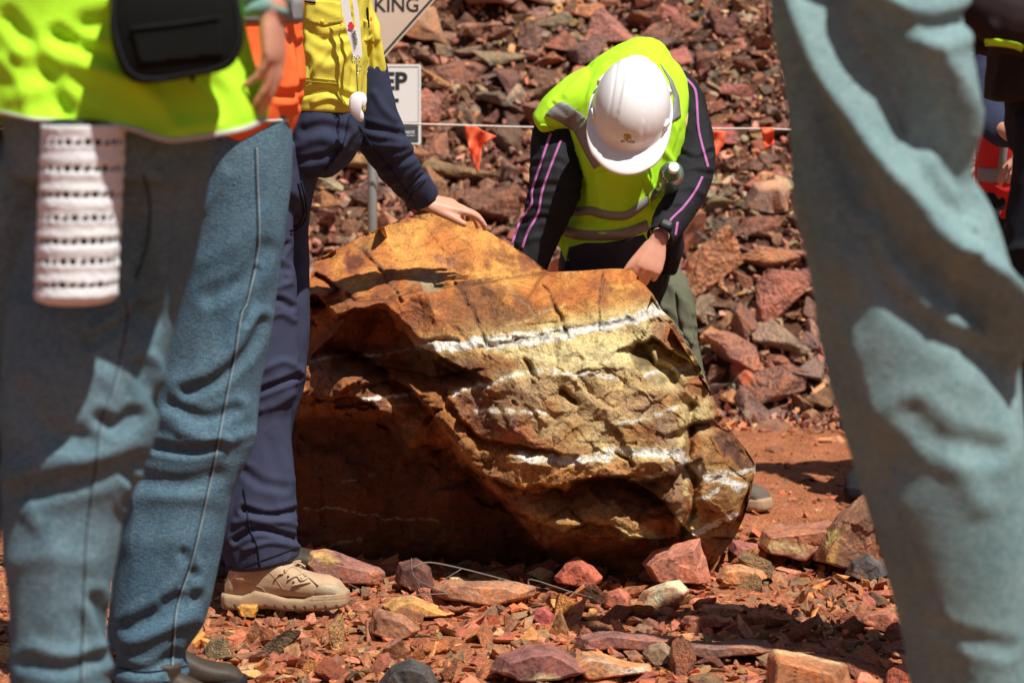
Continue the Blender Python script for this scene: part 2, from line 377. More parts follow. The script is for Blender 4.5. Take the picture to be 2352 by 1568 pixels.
def rmat(e): return np.array(Matrix.Rotation(e[2], 3, 'Z')@Matrix.Rotation(e[1], 3, 'Y')@Matrix.Rotation(e[0], 3, 'X'))
# regions of the photo where something nearer hides the rubble
HATM = [(1175, 620), (1180, 540), (1215, 440), (1222, 285), (1350, 150), (1450, 120), (1560, 140), (1640, 380), (1560, 560), (1600, 800), (1600, 900), (1250, 700)]
BOUL = [(600, 640), (720, 600), (940, 490), (1040, 486), (1095, 505), (1250, 617), (1450, 617), (1520, 700), (1640, 930), (1735, 1060), (1700, 1340), (600, 1340)]
LEFTM = [(-400, -200), (860, -200), (884, 180), (1000, 430), (930, 480), (800, 360), (705, 400), (705, 900), (500, 1400), (430, 1568), (-400, 1700)]
RIGHTM = [(1775, -200), (1800, 250), (1880, 700), (1960, 1000), (2100, 1568), (2600, 1700), (2600, -200)]
SIGNM = [(860, -50), (1003, -5), (882, 135), (967, 148), (965, 327), (880, 327)]
def visible(px):
    v = (px[:, 0] > 0) & (px[:, 0] < 2352) & (px[:, 1] > 0) & (px[:, 1] < 1568)
    for m in (HATM, BOUL, LEFTM, RIGHTM, SIGNM): v &= ~inside(px, m)
    return v
ITEMS = []      # (size, proto index, position, euler, palette index, colour, scale vector)
cells = {}
def try_place(x, y, r, k=.8):
    c = .25; i, j = int(x//c), int(y//c)
    for a in range(i-2, i+3):
        for b in range(j-2, j+3):
            for (x2, y2, r2) in cells.get((a, b), ()):
                if (x-x2)**2+(y-y2)**2 < (k*(r+r2))**2: return False
    cells.setdefault((i, j), []).append((x, y, r)); return True
def slope_pos(x, u): return PB+u*math.cos(math.radians(37))
for r0, r1, tries, kk in ((.11, .17, 500, .72), (.07, .11, 3600, .68), (.045, .07, 9000, .64), (.024, .045, 16000, .6)):
    for _ in range(tries):
        x = rng.uniform(-3.1, 3.1); u = rng.uniform(-.05, 3.6)
        # finer stones high on the right and in a band behind the sign
        r = rng.uniform(r0, r1)
        fine = (x > .75 and u > 1.4) or (-.9 < x < -.25 and u < 1.1)
        if fine and r > .080: continue
        if fine and r > .055 and rng.uniform() < .5: continue
        if try_place(x, u, r, kk):
            y = PB+u*.8; z = float(pz(np.array([x]), np.array([y]))[0])
            nrm = np.array([0, -.6, .8]); p = np.array([x, y, z])+nrm*r*rng.uniform(.0, .5)
            e = (rng.normal(0, .5)+.35, rng.normal(0, .45), rng.uniform(0, 6.28)); k, c = pick()
            ITEMS.append((r, int(rng.integers(30)), p, e, k, c, np.array([1, 1, 1])*r*rng.uniform(.9, 1.15), 'pile'))
pile = list(ITEMS)
LM = [('the beige diamond sign', 960, 60), ('the white warning sign', 985, 240), ('the largest orange flag', 1100, 340), ('the white hard hat', 1450, 220), ('the middle orange flag', 1645, 330), ('the smallest orange flag', 1762, 315), ('the grey sign post', 850, 470), ('the hand on the boulder', 1050, 480), ('the bending elbow', 1630, 400), ('the bending knee', 1620, 760), ('the rope end', 1810, 297), ('the pale jeans thigh', 1850, 560), ('the boulder\'s right shoulder', 1640, 900), ('the open dirt', 1820, 930), ('the pale jeans shin', 1925, 860), ('the top edge of the photo', 1350, 10)]
ORD = ['leftmost', 'second from left', 'third from left', 'fourth from left', 'fifth from left', 'sixth from left', 'seventh from left', 'eighth from left']
def relation(x, y):
    d = [(math.hypot(x-a, (y-b)), n, a, b) for n, a, b in LM]; d.sort(); dist, n, a, b = d[0]
    if dist < 45: return 'touching '+n if dist < 25 else 'beside '+n
    an = math.degrees(math.atan2(b-y, x-a)) % 360
    wd = ['right of', 'up and right of', 'above', 'up and left of', 'left of', 'down and left of', 'below', 'down and right of'][int((an+22.5)//45) % 8]
    far = 'just ' if dist < 90 else ('' if dist < 170 else 'far ')
    return far+wd+' '+n
def label_set(rows, where):
    """rows: (object, colour word, size word, shape word, px) -> unique labels"""
    by = {}
    for o, cw, sz, sh, p in rows: by.setdefault('%s %s %s %s' % (sz, cw, sh, relation(*p)), []).append((p[0], o))
    for lab, l in by.items():
        l.sort(key=lambda a: a[0])
        for i, (x, o) in enumerate(l):
            t = lab if len(l) == 1 else lab+', '+(ORD[i] if i < 8 else 'rightmost')
            for cut in ('just ', 'the outline of ', 'the ', 'angular '):
                if len(t.split()) > 16: t = t.replace(cut, '', 1)
            o['label'] = t
def instances(items, nbig, where, group, cat='rock', nm='rubble_rock'):
    px = proj(np.array([i[2] for i in items])); vis = visible(px); r = np.array([i[0] for i in items])
    area = r*F/np.array([i[2][1] for i in items]); area[~vis] = 0
    o = np.argsort(-area); big = set(int(k) for k in o[:nbig] if area[k] > 0); rows = []
    for k in big:
        it = items[k]; n_, me, V, Fc = protos[it[1]]
        ob = bpy.data.objects.new(nm, me); C.objects.link(ob); ob.location = it[2]; ob.rotation_euler = it[3]; ob.scale = it[6]; ob.color = (*it[5], 1)
        ob['category'] = cat; ob['group'] = group
        s = area[k]; sz = 'large' if s > 55 else ('medium' if s > 36 else 'small')
        rows.append((ob, PALETTE[it[4]][0], sz, n_, tuple(px[k])))
    label_set(rows, where)
    return [it for i, it in enumerate(items) if i not in big]
def bake(items, name, label, cat, lo=.03):
    Vs = []; Fs = []; Cs = []; o = 0
    for it in items:
        V, Fc = (protos[it[1]][2], protos[it[1]][3]) if it[0] > lo else lows[it[1]]
        W = (V*it[6])@rmat(it[3]).T+it[2]; Vs.append(W); Fs += [tuple(a+o for a in f) for f in Fc]; o += len(V); Cs.append(np.tile(it[5], (len(V), 1)))
    ob = mk(name, np.vstack(Vs), Fs, M_rocka, None, False, 0, np.vstack(Cs)); tag(ob, label, cat, None, 'stuff'); return ob
rest = instances(pile, 225, 'rock of the bank', 'loose rocks of the rubble bank')
# small filler chips
for _ in range(12000):
    x = rng.uniform(-2.6, 2.6); u = rng.uniform(-.25, 3.4); y = PB+u*.8; z = float(pz(np.array([x]), np.array([y]))[0]) if u > 0 else 0
    r = rng.uniform(.006, .024); k, c = pick(); rest.append((r, int(rng.integers(30)), np.array([x, y, z+rng.uniform(0, .04)]), tuple(rng.uniform(0, 6.28, 3)), k, c, np.ones(3)*r, 'p'))
bake(rest, 'rubble', 'mass of small red and brown broken stones filling the rubble bank', 'rubble', .05)

# ---- ground rocks traced one by one: (silhouette, Y, depth, colour, name words)
def silrock(poly, Y, dep, col, label, cat='rock', topback=.35, name='rock', crust=None, group=None, seed=0, shade=1):
    poly = np.array(poly, float); c = poly.mean(0); A = [P(x, y, Y) for x, y in poly]
    ymin = poly[:, 1].min(); H = poly[:, 1].max()-ymin
    for x, y in poly:
        q = c+(np.array([x, y])-c)*.8; q[1] -= H*.10*topback; A.append(P(q[0], q[1], Y+dep*.6))
        q = c+(np.array([x, y])-c)*.72; q[1] += H*.12; A.append(P(q[0], q[1], Y-dep*.4))
    bm = bmesh.new(); [bm.verts.new(v) for v in A]; bmesh.ops.convex_hull(bm, input=bm.verts)
    bmesh.ops.delete(bm, geom=[v for v in bm.verts if not v.link_faces], context='VERTS')
    bmesh.ops.dissolve_limit(bm, angle_limit=math.radians(14), verts=bm.verts, edges=bm.edges)
    size = (A[0]-A[len(poly)//2*3 % len(A)]).length+.05
    bmesh.ops.bevel(bm, geom=bm.edges[:], offset=size*.02, segments=1, affect='EDGES', clamp_overlap=True)
    bmesh.ops.triangulate(bm, faces=bm.faces[:])
    for k in range(5):
        el = [e for e in bm.edges if e.calc_length() > .010]
        if not el: break
        bmesh.ops.subdivide_edges(bm, edges=el, cuts=1); bmesh.ops.triangulate(bm, faces=[f for f in bm.faces if len(f.verts) > 3])
    bm.verts.index_update(); V = np.array([tuple(v.co) for v in bm.verts]); Fc = [tuple(v.index for v in f.verts) for f in bm.faces]; bm.free()
    q = V*14+seed*3.7; V = V+.008*np.stack([fbm(q, 4, 1), fbm(q+9, 4, 2), fbm(q+19, 4, 3)], 1)
    # chipped facets
    s = np.random.default_rng(seed+9).uniform(V.min(0), V.max(0), (26, 3)); t = np.random.default_rng(seed+3).normal(0, .10, (26, 3))
    d = ((V[:, None]-s[None])**2).sum(2).argmin(1); V = V+.5*t[d]*((V-s[d])*1.0)
    q = V*9+seed; n1 = fbm(q, 4, 30); n2 = fbm(q*3, 4, 31); col = np.array(col)
    cc = col*(1+.25*n1[:, None])*np.array([1, 1, 1]); cc = cc+np.clip(n1-.15, 0, 1)[:, None]*np.array([.35, .16, .03])
    if crust is not None:
        pl, ccol = crust; m_ = pmask(proj(V)+10*np.stack([n2, n1], 1), pl, 10)*np.clip(.6+n2*1.5, 0, 1); cc = cc*(1-m_[:, None])+np.array(ccol)*m_[:, None]
    loc = P(c[0], poly[:, 1].max(), Y)
    o = mk(name, V, Fc, M_rocka, None, False, 0, np.clip(cc, .02, .8), loc=loc); tag(o, label, cat, group or 'loose rocks on the ground'); return o
RED = (.55, .15, .09); OR = (.52, .22, .08); BR = (.30, .13, .07); PU = (.30, .14, .11); GY = (.18, .14, .11)
def Yg(y):
    """depth where the ground meets this photo row"""
    lo, hi = 3.0, 12.0
    for _ in range(40):
        m_ = (lo+hi)/2; q = 151+(CAMZ-float(gz(0, m_)))*F/m_
        lo, hi = (m_, hi) if q > y else (lo, m_)
    return lo
GR = [
 ([(693, 1290), (712, 1264), (745, 1262), (800, 1285), (868, 1300), (882, 1312), (875, 1342), (760, 1345), (715, 1325)], 1350, .16, PU, 'dark red rock with a yellow corner behind the toe of the tan boot', ([(690, 1255), (745, 1255), (785, 1278), (760, 1300), (700, 1300)], (.62, .42, .12))),
 ([(1271, 1325), (1300, 1290), (1327, 1276), (1362, 1296), (1388, 1325), (1380, 1340), (1330, 1348), (1280, 1338)], 1345, .10, RED, 'bright red pyramid shaped rock in front of the boulder', None),
 ([(1474, 1290), (1500, 1262), (1560, 1246), (1608, 1236), (1616, 1275), (1634, 1338), (1600, 1342), (1500, 1336), (1492, 1300)], 1342, .16, (.48, .19, .12), 'upright pinkish red block leaning on the foot of the boulder', None),
 ([(985, 1352), (1010, 1330), (1060, 1326), (1190, 1338), (1232, 1352), (1225, 1372), (1140, 1392), (1000, 1372)], 1388, .14, (.40, .20, .11), 'long flat orange brown slab beside the dry twig', None),
 ([(1455, 1392), (1478, 1352), (1530, 1332), (1560, 1330), (1585, 1352), (1570, 1380), (1500, 1400)], 1398, .10, (.42, .17, .09), 'rock crusted with pale yellow and white mineral', ([(1460, 1385), (1480, 1345), (1565, 1325), (1585, 1355), (1530, 1375), (1500, 1398)], (.74, .70, .42))),
 ([(1668, 1262), (1680, 1240), (1760, 1252), (1776, 1266), (1770, 1292), (1700, 1288)], 1292, .14, (.40, .14, .11), 'flat topped dull red slab right of the boulder', None),
 ([(1643, 1325), (1662, 1300), (1700, 1294), (1752, 1308), (1765, 1328), (1720, 1342), (1665, 1340)], 1342, .11, (.52, .25, .12), 'pale orange rock in front of the flat topped slab', None),
 ([(1735, 1250), (1752, 1215), (1850, 1196), (1925, 1190), (1935, 1215), (1870, 1262), (1860, 1288), (1800, 1282), (1745, 1268)], 1290, .34, (.40, .17, .10), 'broad tilted brown slab beside the pale jeans shin', ([(1740, 1235), (1800, 1242), (1860, 1250), (1855, 1272), (1740, 1262)], (.60, .42, .20))),
 ([(1862, 1290), (1880, 1240), (1925, 1180), (1990, 1135), (2040, 1120), (2080, 1180), (2085, 1300), (1960, 1312)], 1310, .30, (.30, .15, .085), 'big steep brown rock half hidden by the pale jeans', ([(1900, 1215), (1935, 1210), (1920, 1290), (1895, 1285)], (.45, .36, .12))),
 ([(1940, 1318), (1955, 1288), (1995, 1272), (2030, 1290), (2048, 1322), (1990, 1335)], 1332, .12, (.09, .08, .08), 'small blackish rock under the big steep one', None),
 ([(878, 1392), (905, 1374), (950, 1366), (1010, 1388), (1048, 1412), (960, 1420), (900, 1415)], 1420, .14, (.60, .33, .11), 'flat golden orange rock right of the boot toe', None),
 ([(842, 1448), (850, 1410), (868, 1396), (925, 1410), (968, 1445), (950, 1462), (900, 1474)], 1470, .10, (.38, .18, .10), 'brown wedge with an orange face in front of the golden rock', None),
 ([(1128, 1540), (1150, 1500), (1210, 1478), (1275, 1482), (1330, 1510), (1370, 1540), (1300, 1566), (1180, 1562)], 1568, .24, (.28, .12, .10), 'broad purplish rock with a pale crusted rim at the bottom edge', ([(1120, 1535), (1190, 1535), (1300, 1555), (1290, 1572), (1130, 1568)], (.66, .55, .33))),
 ([(1300, 1520), (1340, 1492), (1420, 1500), (1495, 1525), (1500, 1545), (1420, 1558), (1330, 1560)], 1560, .20, (.55, .27, .12), 'flat orange rock with a broken white quartz line', ([(1330, 1508), (1380, 1512), (1440, 1535), (1490, 1530), (1495, 1545), (1400, 1548)], (.75, .72, .62))),
 ([(1755, 1568), (1765, 1500), (1780, 1486), (1850, 1496), (1945, 1522), (1965, 1600), (1850, 1620), (1760, 1610)], 1612, .22, (.42, .18, .08), 'large square brown block at the bottom right', ([(1760, 1484), (1800, 1484), (1950, 1520), (1945, 1528), (1850, 1506), (1780, 1500)], (.62, .46, .25))),
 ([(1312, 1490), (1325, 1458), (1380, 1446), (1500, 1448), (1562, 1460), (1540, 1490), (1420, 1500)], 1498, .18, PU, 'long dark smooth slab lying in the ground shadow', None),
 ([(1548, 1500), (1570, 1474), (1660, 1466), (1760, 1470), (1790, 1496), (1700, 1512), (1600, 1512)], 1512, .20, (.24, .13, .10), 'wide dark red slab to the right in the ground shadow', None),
 ([(862, 1568), (890, 1530), (940, 1508), (985, 1530), (1010, 1568), (950, 1590)], 1588, .12, (.07, .065, .06), 'rounded blackish rock cut off by the bottom edge', None),
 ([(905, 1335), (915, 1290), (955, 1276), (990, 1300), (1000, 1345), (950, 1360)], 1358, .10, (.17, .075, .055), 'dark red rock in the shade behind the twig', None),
 ([(543, 1395), (552, 1388), (592, 1386), (594, 1400), (586, 1418), (548, 1416)], 1424, .035, (.62, .30, .06), 'small orange stone under the arch of the tan boot', None),
 ([(1214, 1418), (1225, 1400), (1248, 1392), (1270, 1408), (1268, 1432), (1235, 1438)], 1436, .06, (.46, .11, .09), 'small crimson rounded rock in the gravel', None),
 ([(1385, 1385), (1398, 1358), (1425, 1350), (1448, 1362), (1452, 1388), (1410, 1396)], 1394, .07, (.50, .16, .09), 'orange red lump left of the yellow crusted rock', None),
 ([(1560, 1430), (1570, 1414), (1640, 1410), (1680, 1425), (1665, 1442), (1590, 1446)], 1446, .10, (.42, .15, .09), 'low red slab at the edge of the ground shadow', None),
 ([(1600, 1400), (1612, 1385), (1690, 1388), (1720, 1400), (1700, 1418), (1620, 1416)], 1416, .10, (.50, .22, .12), 'pale red slab above the ground shadow', None),
 ([(1960, 1420), (1990, 1400), (2050, 1395), (2070, 1420), (2020, 1440)], 1440, .10, (.46, .17, .10), 'red slab beside the shin of the pale jeans', None),
 ([(1475, 1498), (1490, 1480), (1520, 1470), (1545, 1490), (1540, 1520), (1500, 1530)], 1528, .07, (.33, .22, .13), 'pointed grey brown chip below the dark slab', None),
 ([(1640, 945), (1680, 835), (1712, 815), (1770, 870), (1800, 905), (1760, 925), (1690, 940)], 945, .22, (.60, .18, .09), 'large bright orange red rock at the foot of the rubble bank', None),
 ([(1690, 730), (1720, 700), (1800, 700), (1815, 715), (1800, 745), (1700, 750)], 0, .2, (.42, .22, .13), 'long brown slab lying level in the rubble bank', None),
 ([(1700, 480), (1730, 420), (1790, 410), (1815, 430), (1812, 485), (1760, 492)], 0, .2, (.30, .18, .13), 'big grey and red split rock under the smallest orange flag', None),
]
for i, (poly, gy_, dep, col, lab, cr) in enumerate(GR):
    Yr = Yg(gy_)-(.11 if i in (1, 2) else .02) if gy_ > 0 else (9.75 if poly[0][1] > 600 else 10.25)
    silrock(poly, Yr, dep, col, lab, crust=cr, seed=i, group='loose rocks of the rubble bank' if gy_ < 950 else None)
# ---- gravel and middling stones
cells.clear(); gitems = []
for r0, r1, tries, kk in ((.040, .062, 700, .75), (.022, .036, 3400, .66), (.012, .022, 16000, .6), (.006, .012, 24000, .5)):
    for _ in range(tries):
        x = rng.uniform(-2.6, 2.1); y = rng.uniform(4.0, 9.3); r = rng.uniform(r0, r1)
        dens = 1.0 if y < 6.6 else max(.03 if r > .012 else .25, 1-(y-6.6)*2.0)
        if y > 9.0: dens = .5
        if rng.uniform() > dens: continue
        if r > .022 and -1.15 < x < -.35 and 5.7 < y < 6.2: continue
        if try_place(x, y, r, kk):
            z = float(gz(x, y))-.01; k, c = pick(); c = np.clip(c*np.array([1.02, .80, .60]), .03, .6)
            gitems.append((r, int(rng.integers(30)), np.array([x, y, z+r*rng.uniform(-.1, .45)]), (rng.normal(0, .5), rng.normal(0, .5), rng.uniform(0, 6.28)), k, c, np.array([1.2, 1.05, .95])*r, 'g'))
rest = instances(gitems, 50, 'lying on the ground', 'loose rocks on the ground', nm='rock')
bake(rest, 'gravel', 'red and brown gravel spread over the dirt', 'gravel', .016)
# ================================================================== the boulder
TOP = [(560, 705), (640, 690), (700, 652), (712, 640), (724, 600), (760, 578), (820, 548), (870, 525), (940, 497), (985, 490), (1035, 488), (1060, 484), (1092, 502), (1120, 530), (1170, 562), (1215, 590), (1250, 618), (1262, 625), (1330, 622), (1400, 617), (1450, 617), (1464, 634), (1477, 650), (1500, 676), (1520, 712), (1545, 735), (1575, 790), (1600, 822), (1616, 860), (1632, 898), (1648, 938), (1664, 968), (1700, 1014), (1722, 1044), (1737, 1068)]
BOT = [(560, 1330), (900, 1345), (1200, 1355), (1500, 1345), (1600, 1330), (1636, 1316), (1664, 1266), (1690, 1230), (1712, 1180), (1728, 1120), (1737, 1072)]
# control points x, y, Y
CP = [(560, 720, 6.75), (640, 700, 6.62), (712, 645, 6.62), (724, 603, 6.85), (820, 550, 6.98), (940, 500, 7.05), (1035, 490, 7.08), (1092, 505, 7.03), (1170, 563, 6.95), (1250, 620, 6.78),
 (715, 690, 6.42), (780, 660, 6.52), (880, 640, 6.58), (1000, 640, 6.60), (1120, 615, 6.68), (1000, 560, 6.82), (860, 580, 6.76),
 # crest of the front block
 (705, 700, 6.34), (765, 770, 6.25), (810, 715, 6.22), (880, 692, 6.25), (980, 664, 6.33), (1100, 652, 6.42), (1255, 628, 6.60), (1330, 624, 6.56), (1452, 620, 6.55), (1475, 648, 6.50),
 # left dark triangle
 (720, 720, 6.48), (760, 795, 6.45), (850, 730, 6.36), (950, 760, 6.28), (1000, 800, 6.18), (830, 820, 6.50), (930, 830, 6.38), (710, 820, 6.45),
 # upper face down to the quartz line
 (1040, 745, 6.22), (1000, 720, 6.24), (1120, 790, 6.14), (1200, 700, 6.26), (1250, 780, 6.13), (1350, 690, 6.28), (1380, 755, 6.17), (1500, 720, 6.24), (1518, 715, 6.34),
 # left shelf
 (705, 840, 6.40), (760, 860, 6.30), (860, 870, 6.22), (960, 890, 6.16), (1000, 870, 6.14), (700, 920, 6.38), (820, 930, 6.26), (920, 950, 6.16), (940, 1030, 6.20), (1000, 1000, 6.10),
 # middle face
 (1040, 920, 6.08), (1150, 880, 6.06), (1300, 860, 6.02), (1420, 850, 6.04), (1540, 800, 6.22), (1600, 850, 6.27), (1240, 960, 6.03), (1400, 950, 5.98), (1540, 930, 6.04), (1610, 920, 6.24), (1634, 925, 6.30),
 (1500, 830, 6.12), (1560, 880, 6.15), (1130, 1000, 6.06), (1200, 1060, 6.02), (1300, 1060, 5.97), (1450, 1060, 5.94), (1560, 1060, 5.97), (1590, 1000, 6.08), (1060, 1040, 6.07),
 # dark lower left flank
 (600, 900, 6.55), (690, 980, 6.52), (800, 1000, 6.46), (900, 1060, 6.40), (1000, 1060, 6.26), (600, 1150, 6.72), (750, 1150, 6.62), (900, 1180, 6.52), (1050, 1150, 6.34), (1150, 1190, 6.22), (1100, 1250, 6.38), (950, 1280, 6.56), (750, 1290, 6.68), (1200, 1300, 6.44), (1250, 1260, 6.22), (600, 1320, 6.8), (900, 1345, 6.65), (1200, 1350, 6.50),
 # lower lip and right
 (1150, 1120, 6.10), (1250, 1150, 6.03), (1350, 1150, 6.00), (1450, 1160, 6.0), (1300, 1220, 6.06), (1420, 1235, 6.06), (1190, 1170, 6.12), (1540, 1180, 6.02), (1570, 1230, 6.04), (1350, 1290, 6.34), (1500, 1290, 6.32), (1500, 1345, 6.40),
 (1590, 1100, 6.06), (1640, 1000, 6.22), (1680, 1020, 6.34), (1728, 1062, 6.38), (1650, 1080, 6.16), (1700, 1110, 6.32), (1640, 1180, 6.18), (1690, 1190, 6.34), (1600, 1230, 6.12), (1650, 1290, 6.38), (1590, 1330, 6.42), (1700, 1222, 6.4), (1737, 1070, 6.42)]
def boulder():
    xs = np.arange(562, 1737.5, 3.0); n = 262; T = np.array(TOP, float); B = np.array(sorted(BOT), float)
    ty = np.interp(xs, T[:, 0], T[:, 1]); by = np.interp(xs, B[:, 0], B[:, 1]); by = np.maximum(by, ty+3)
    t = np.linspace(0, 1, n); X = np.repeat(xs[:, None], n, 1); Y = ty[:, None]+(by-ty)[:, None]*t[None]
    px = np.stack([X.ravel(), Y.ravel()], 1); M = len(px)
    jag = np.stack([fb2(px[:, 0], px[:, 1], 26, 4, 11), fb2(px[:, 0], px[:, 1], 26, 4, 12)], 1)
    # piecewise planes through the control points
    cp = np.array(CP, float); hi = (cp[:, 1] < 700) & (cp[:, 2] > 6.3); cp[hi, 2] = 6.3+(cp[hi, 2]-6.3)*.6; lo = cp[:, 2] < 6.3; cp[lo, 2] = 6.3-(6.3-cp[lo, 2])*.62; tri = geometry.delaunay_2d_cdt([Vector(p[:2]) for p in cp], [], [], 0, 1e-3)
    idx = [o[0] for o in tri[3]]; D = np.full(M, np.nan); q = px+jag*4
    for f in tri[2]:
        a, b, c = [cp[idx[k]] for k in f]; d = (b[0]-a[0])*(c[1]-a[1])-(c[0]-a[0])*(b[1]-a[1])
        if abs(d) < 1e-9: continue
        w1 = ((q[:, 0]-a[0])*(c[1]-a[1])-(c[0]-a[0])*(q[:, 1]-a[1]))/d; w2 = ((b[0]-a[0])*(q[:, 1]-a[1])-(q[:, 0]-a[0])*(b[1]-a[1]))/d
        k = (w1 >= -.001) & (w2 >= -.001) & (w1+w2 <= 1.001); D[k] = (a[2]+w1*(b[2]-a[2])+w2*(c[2]-a[2]))[k]
    bad = np.isnan(D)
    if bad.any():
        for i in np.where(bad)[0]:
            j = ((cp[:, 0]-px[i, 0])**2+(cp[:, 1]-px[i, 1])**2).argmin(); D[i] = cp[j, 2]
    D = D.reshape(len(xs), n)
    # crisp broken planes: three sizes of random facets, continuous along their creases
    rf = np.random.default_rng(8)
    zone = np.where(px[:, 1] < 770-(px[:, 0]-1000)*.12, .55, 1.0)*(1+.9*pmask(px, [(700, 820), (1000, 840), (1060, 1060), (860, 1000), (700, 960)], 40)+1.3*pmask(px, [(1440, 770), (1640, 800), (1640, 960), (1500, 900)], 40))
    for cnt, am in ((60, .016), (260, .008), (1100, .0045)):
        s2 = np.stack([rf.uniform(520, 1780, cnt), rf.uniform(440, 1390, cnt)], 1); vv_ = rf.normal(0, am, cnt)
        t2 = geometry.delaunay_2d_cdt([Vector(p) for p in s2], [], [], 0, 1e-3); q2 = px+jag*5; E = np.zeros(M)
        for f in t2[2]:
            i3 = [t2[3][k][0] for k in f]; a, b, c = s2[i3]; lo2 = np.minimum(np.minimum(a, b), c); hi2 = np.maximum(np.maximum(a, b), c)
            kk = np.where((q2[:, 0] >= lo2[0]) & (q2[:, 0] <= hi2[0]) & (q2[:, 1] >= lo2[1]) & (q2[:, 1] <= hi2[1]))[0]
            if not len(kk): continue
            d = (b[0]-a[0])*(c[1]-a[1])-(c[0]-a[0])*(b[1]-a[1]); z = q2[kk]
            w1 = ((z[:, 0]-a[0])*(c[1]-a[1])-(c[0]-a[0])*(z[:, 1]-a[1]))/d; w2 = ((b[0]-a[0])*(z[:, 1]-a[1])-(z[:, 0]-a[0])*(b[1]-a[1]))/d; o_ = (w1 >= 0) & (w2 >= 0) & (w1+w2 <= 1)
            E[kk[o_]] = (vv_[i3[0]]+w1*(vv_[i3[1]]-vv_[i3[0]])+w2*(vv_[i3[2]]-vv_[i3[0]]))[o_]
        D = (D.ravel()+E*zone).reshape(len(xs), n)
    for _ in range(0):   # soften the plane joints a little
        Dp = np.pad(D, 1, mode='edge'); D = .5*D+.125*(Dp[:-2, 1:-1]+Dp[2:, 1:-1]+Dp[1:-1, :-2]+Dp[1:-1, 2:])
    D = D.ravel(); q = px+jag*9
    def over(pl, amp, ln, on=4.0):
        """below (right of travel) the line the stone is set back: an overhanging edge"""
        nonlocal D
        pl = np.array(pl, float); best = np.full(M, 1e9); sg = np.zeros(M)
        for a, b in zip(pl[:-1], pl[1:]):
            ab = b-a; tt = np.clip(((q-a)@ab)/(ab@ab), 0, 1); v = q-a-tt[:, None]*ab; d = np.hypot(*v.T); s = ab[0]*v[:, 1]-ab[1]*v[:, 0]
            k = d < best; best[k] = d[k]; sg[k] = np.sign(s[k])
        e = segd(px, [pl[0]])if 0 else np.minimum(np.hypot(*(q-pl[0]).T), np.hypot(*(q-pl[-1]).T)); en = ss(e/25+.15)
        D += np.where(sg > 0, amp*ss(best/on)*np.clip(1-best/ln, 0, 1)*en, 0)
    def groove(pl, amp, wd):
        nonlocal D
        d = segd(q, pl)/wd; D += amp*np.exp(-d*d)
    over([(1290, 616), (1250, 625), (1100, 652), (980, 664), (880, 692), (800, 700)], .10, 500, 3)
    over([(700, 690), (726, 676), (774, 731), (816, 708), (888, 710), (919, 755), (961, 797), (1000, 815)], .20, 150, 3); over([(705, 640), (727, 622), (790, 668)], .07, 40, 3)
    groove([(720, 698), (800, 690), (880, 688), (980, 660), (1100, 648), (1255, 624)], .022, 4)
    over([(1035, 915), (1060, 965), (1110, 1005), (1200, 1022), (1300, 1040)], .055, 34)
    over([(1050, 1030), (1110, 1085), (1200, 1120), (1240, 1108), (1300, 1125), (1345, 1092), (1420, 1088), (1500, 1095), (1550, 1075)], .10, 70)
    over([(1180, 1160), (1215, 1185), (1290, 1220), (1340, 1200), (1400, 1205), (1450, 1235), (1540, 1235)], .15, 150, 3)
    over([(1300, 1110), (1360, 1090), (1440, 1094), (1520, 1140), (1558, 1190)], .13, 95, 3)
    over([(710, 905), (760, 915), (800, 900), (860, 925), (880, 960), (930, 1030), (950, 1040)], .10, 130)
    over([(900, 860), (960, 900), (1035, 1010), (1130, 1120), (1250, 1260), (1310, 1330)], .13, 320, 5)
    over([(860, 835), (1000, 862), (1080, 850)], .05, 40)
    over([(1455, 790), (1500, 770), (1540, 800), (1590, 830)], .09, 55)
    over([(1565, 985), (1600, 970), (1640, 960)], .08, 40)
    over([(1650, 1180), (1680, 1200), (1705, 1170)], .10, 70)
    over([(835, 880), (900, 870), (960, 900)], .04, 40)
    groove([(1245, 655), (1275, 700), (1290, 745), (1305, 780)], .018, 4); groove([(1040, 645), (1090, 720), (1115, 790)], .011, 4)
    groove([(1385, 620), (1375, 700), (1378, 760)], .012, 3); groove([(838, 580), (866, 618), (900, 660), (920, 690)], .02, 4)
    groove([(1590, 930), (1585, 1000), (1575, 1060), (1600, 1110), (1590, 1180), (1570, 1225)], .05, 9)
    groove([(1210, 830), (1225, 860)], .04, 6); groove([(1290, 900), (1320, 920)], .05, 7); groove([(985, 805), (1000, 830), (1060, 870)], .03, 5)
    groove([(1465, 800), (1505, 840), (1550, 875)], .10, 15); groove([(1095, 1140), (1130, 1165), (1165, 1150)], .02, 4)
    groove([(1100, 800), (1300, 760), (1430, 735), (1520, 708)], .012, 6); groove([(1245, 1200), (1300, 1165), (1340, 1200)], .02, 4)
    groove([(1420, 1040), (1450, 1065)], .03, 5); groove([(960, 790), (1000, 780), (1050, 785)], .02, 4)
    # broken facets and grain
    r = np.random.default_rng(3)
    for cnt, a, sd in ((60, .00010, 1), (300, .00010, 2), (1300, .00014, 3)):
        s = np.stack([r.uniform(560, 1740, cnt), r.uniform(480, 1350, cnt)], 1); g = r.normal(0, a, (cnt, 2)); qq = px+jag*(14 if sd == 1 else 6)
        best = np.full(M, 1e18); bi = np.zeros(M, int)
        for k in range(cnt):
            dd = (qq[:, 0]-s[k, 0])**2+((qq[:, 1]-s[k, 1])*1.5)**2; w_ = dd < best; best[w_] = dd[w_]; bi[w_] = k
        rough = np.where(px[:, 1] > 780-(px[:, 0]-1000)*.1, .75, .35); rough = np.where((px[:, 0] < 1000) & (px[:, 1] > 960), .5, rough)
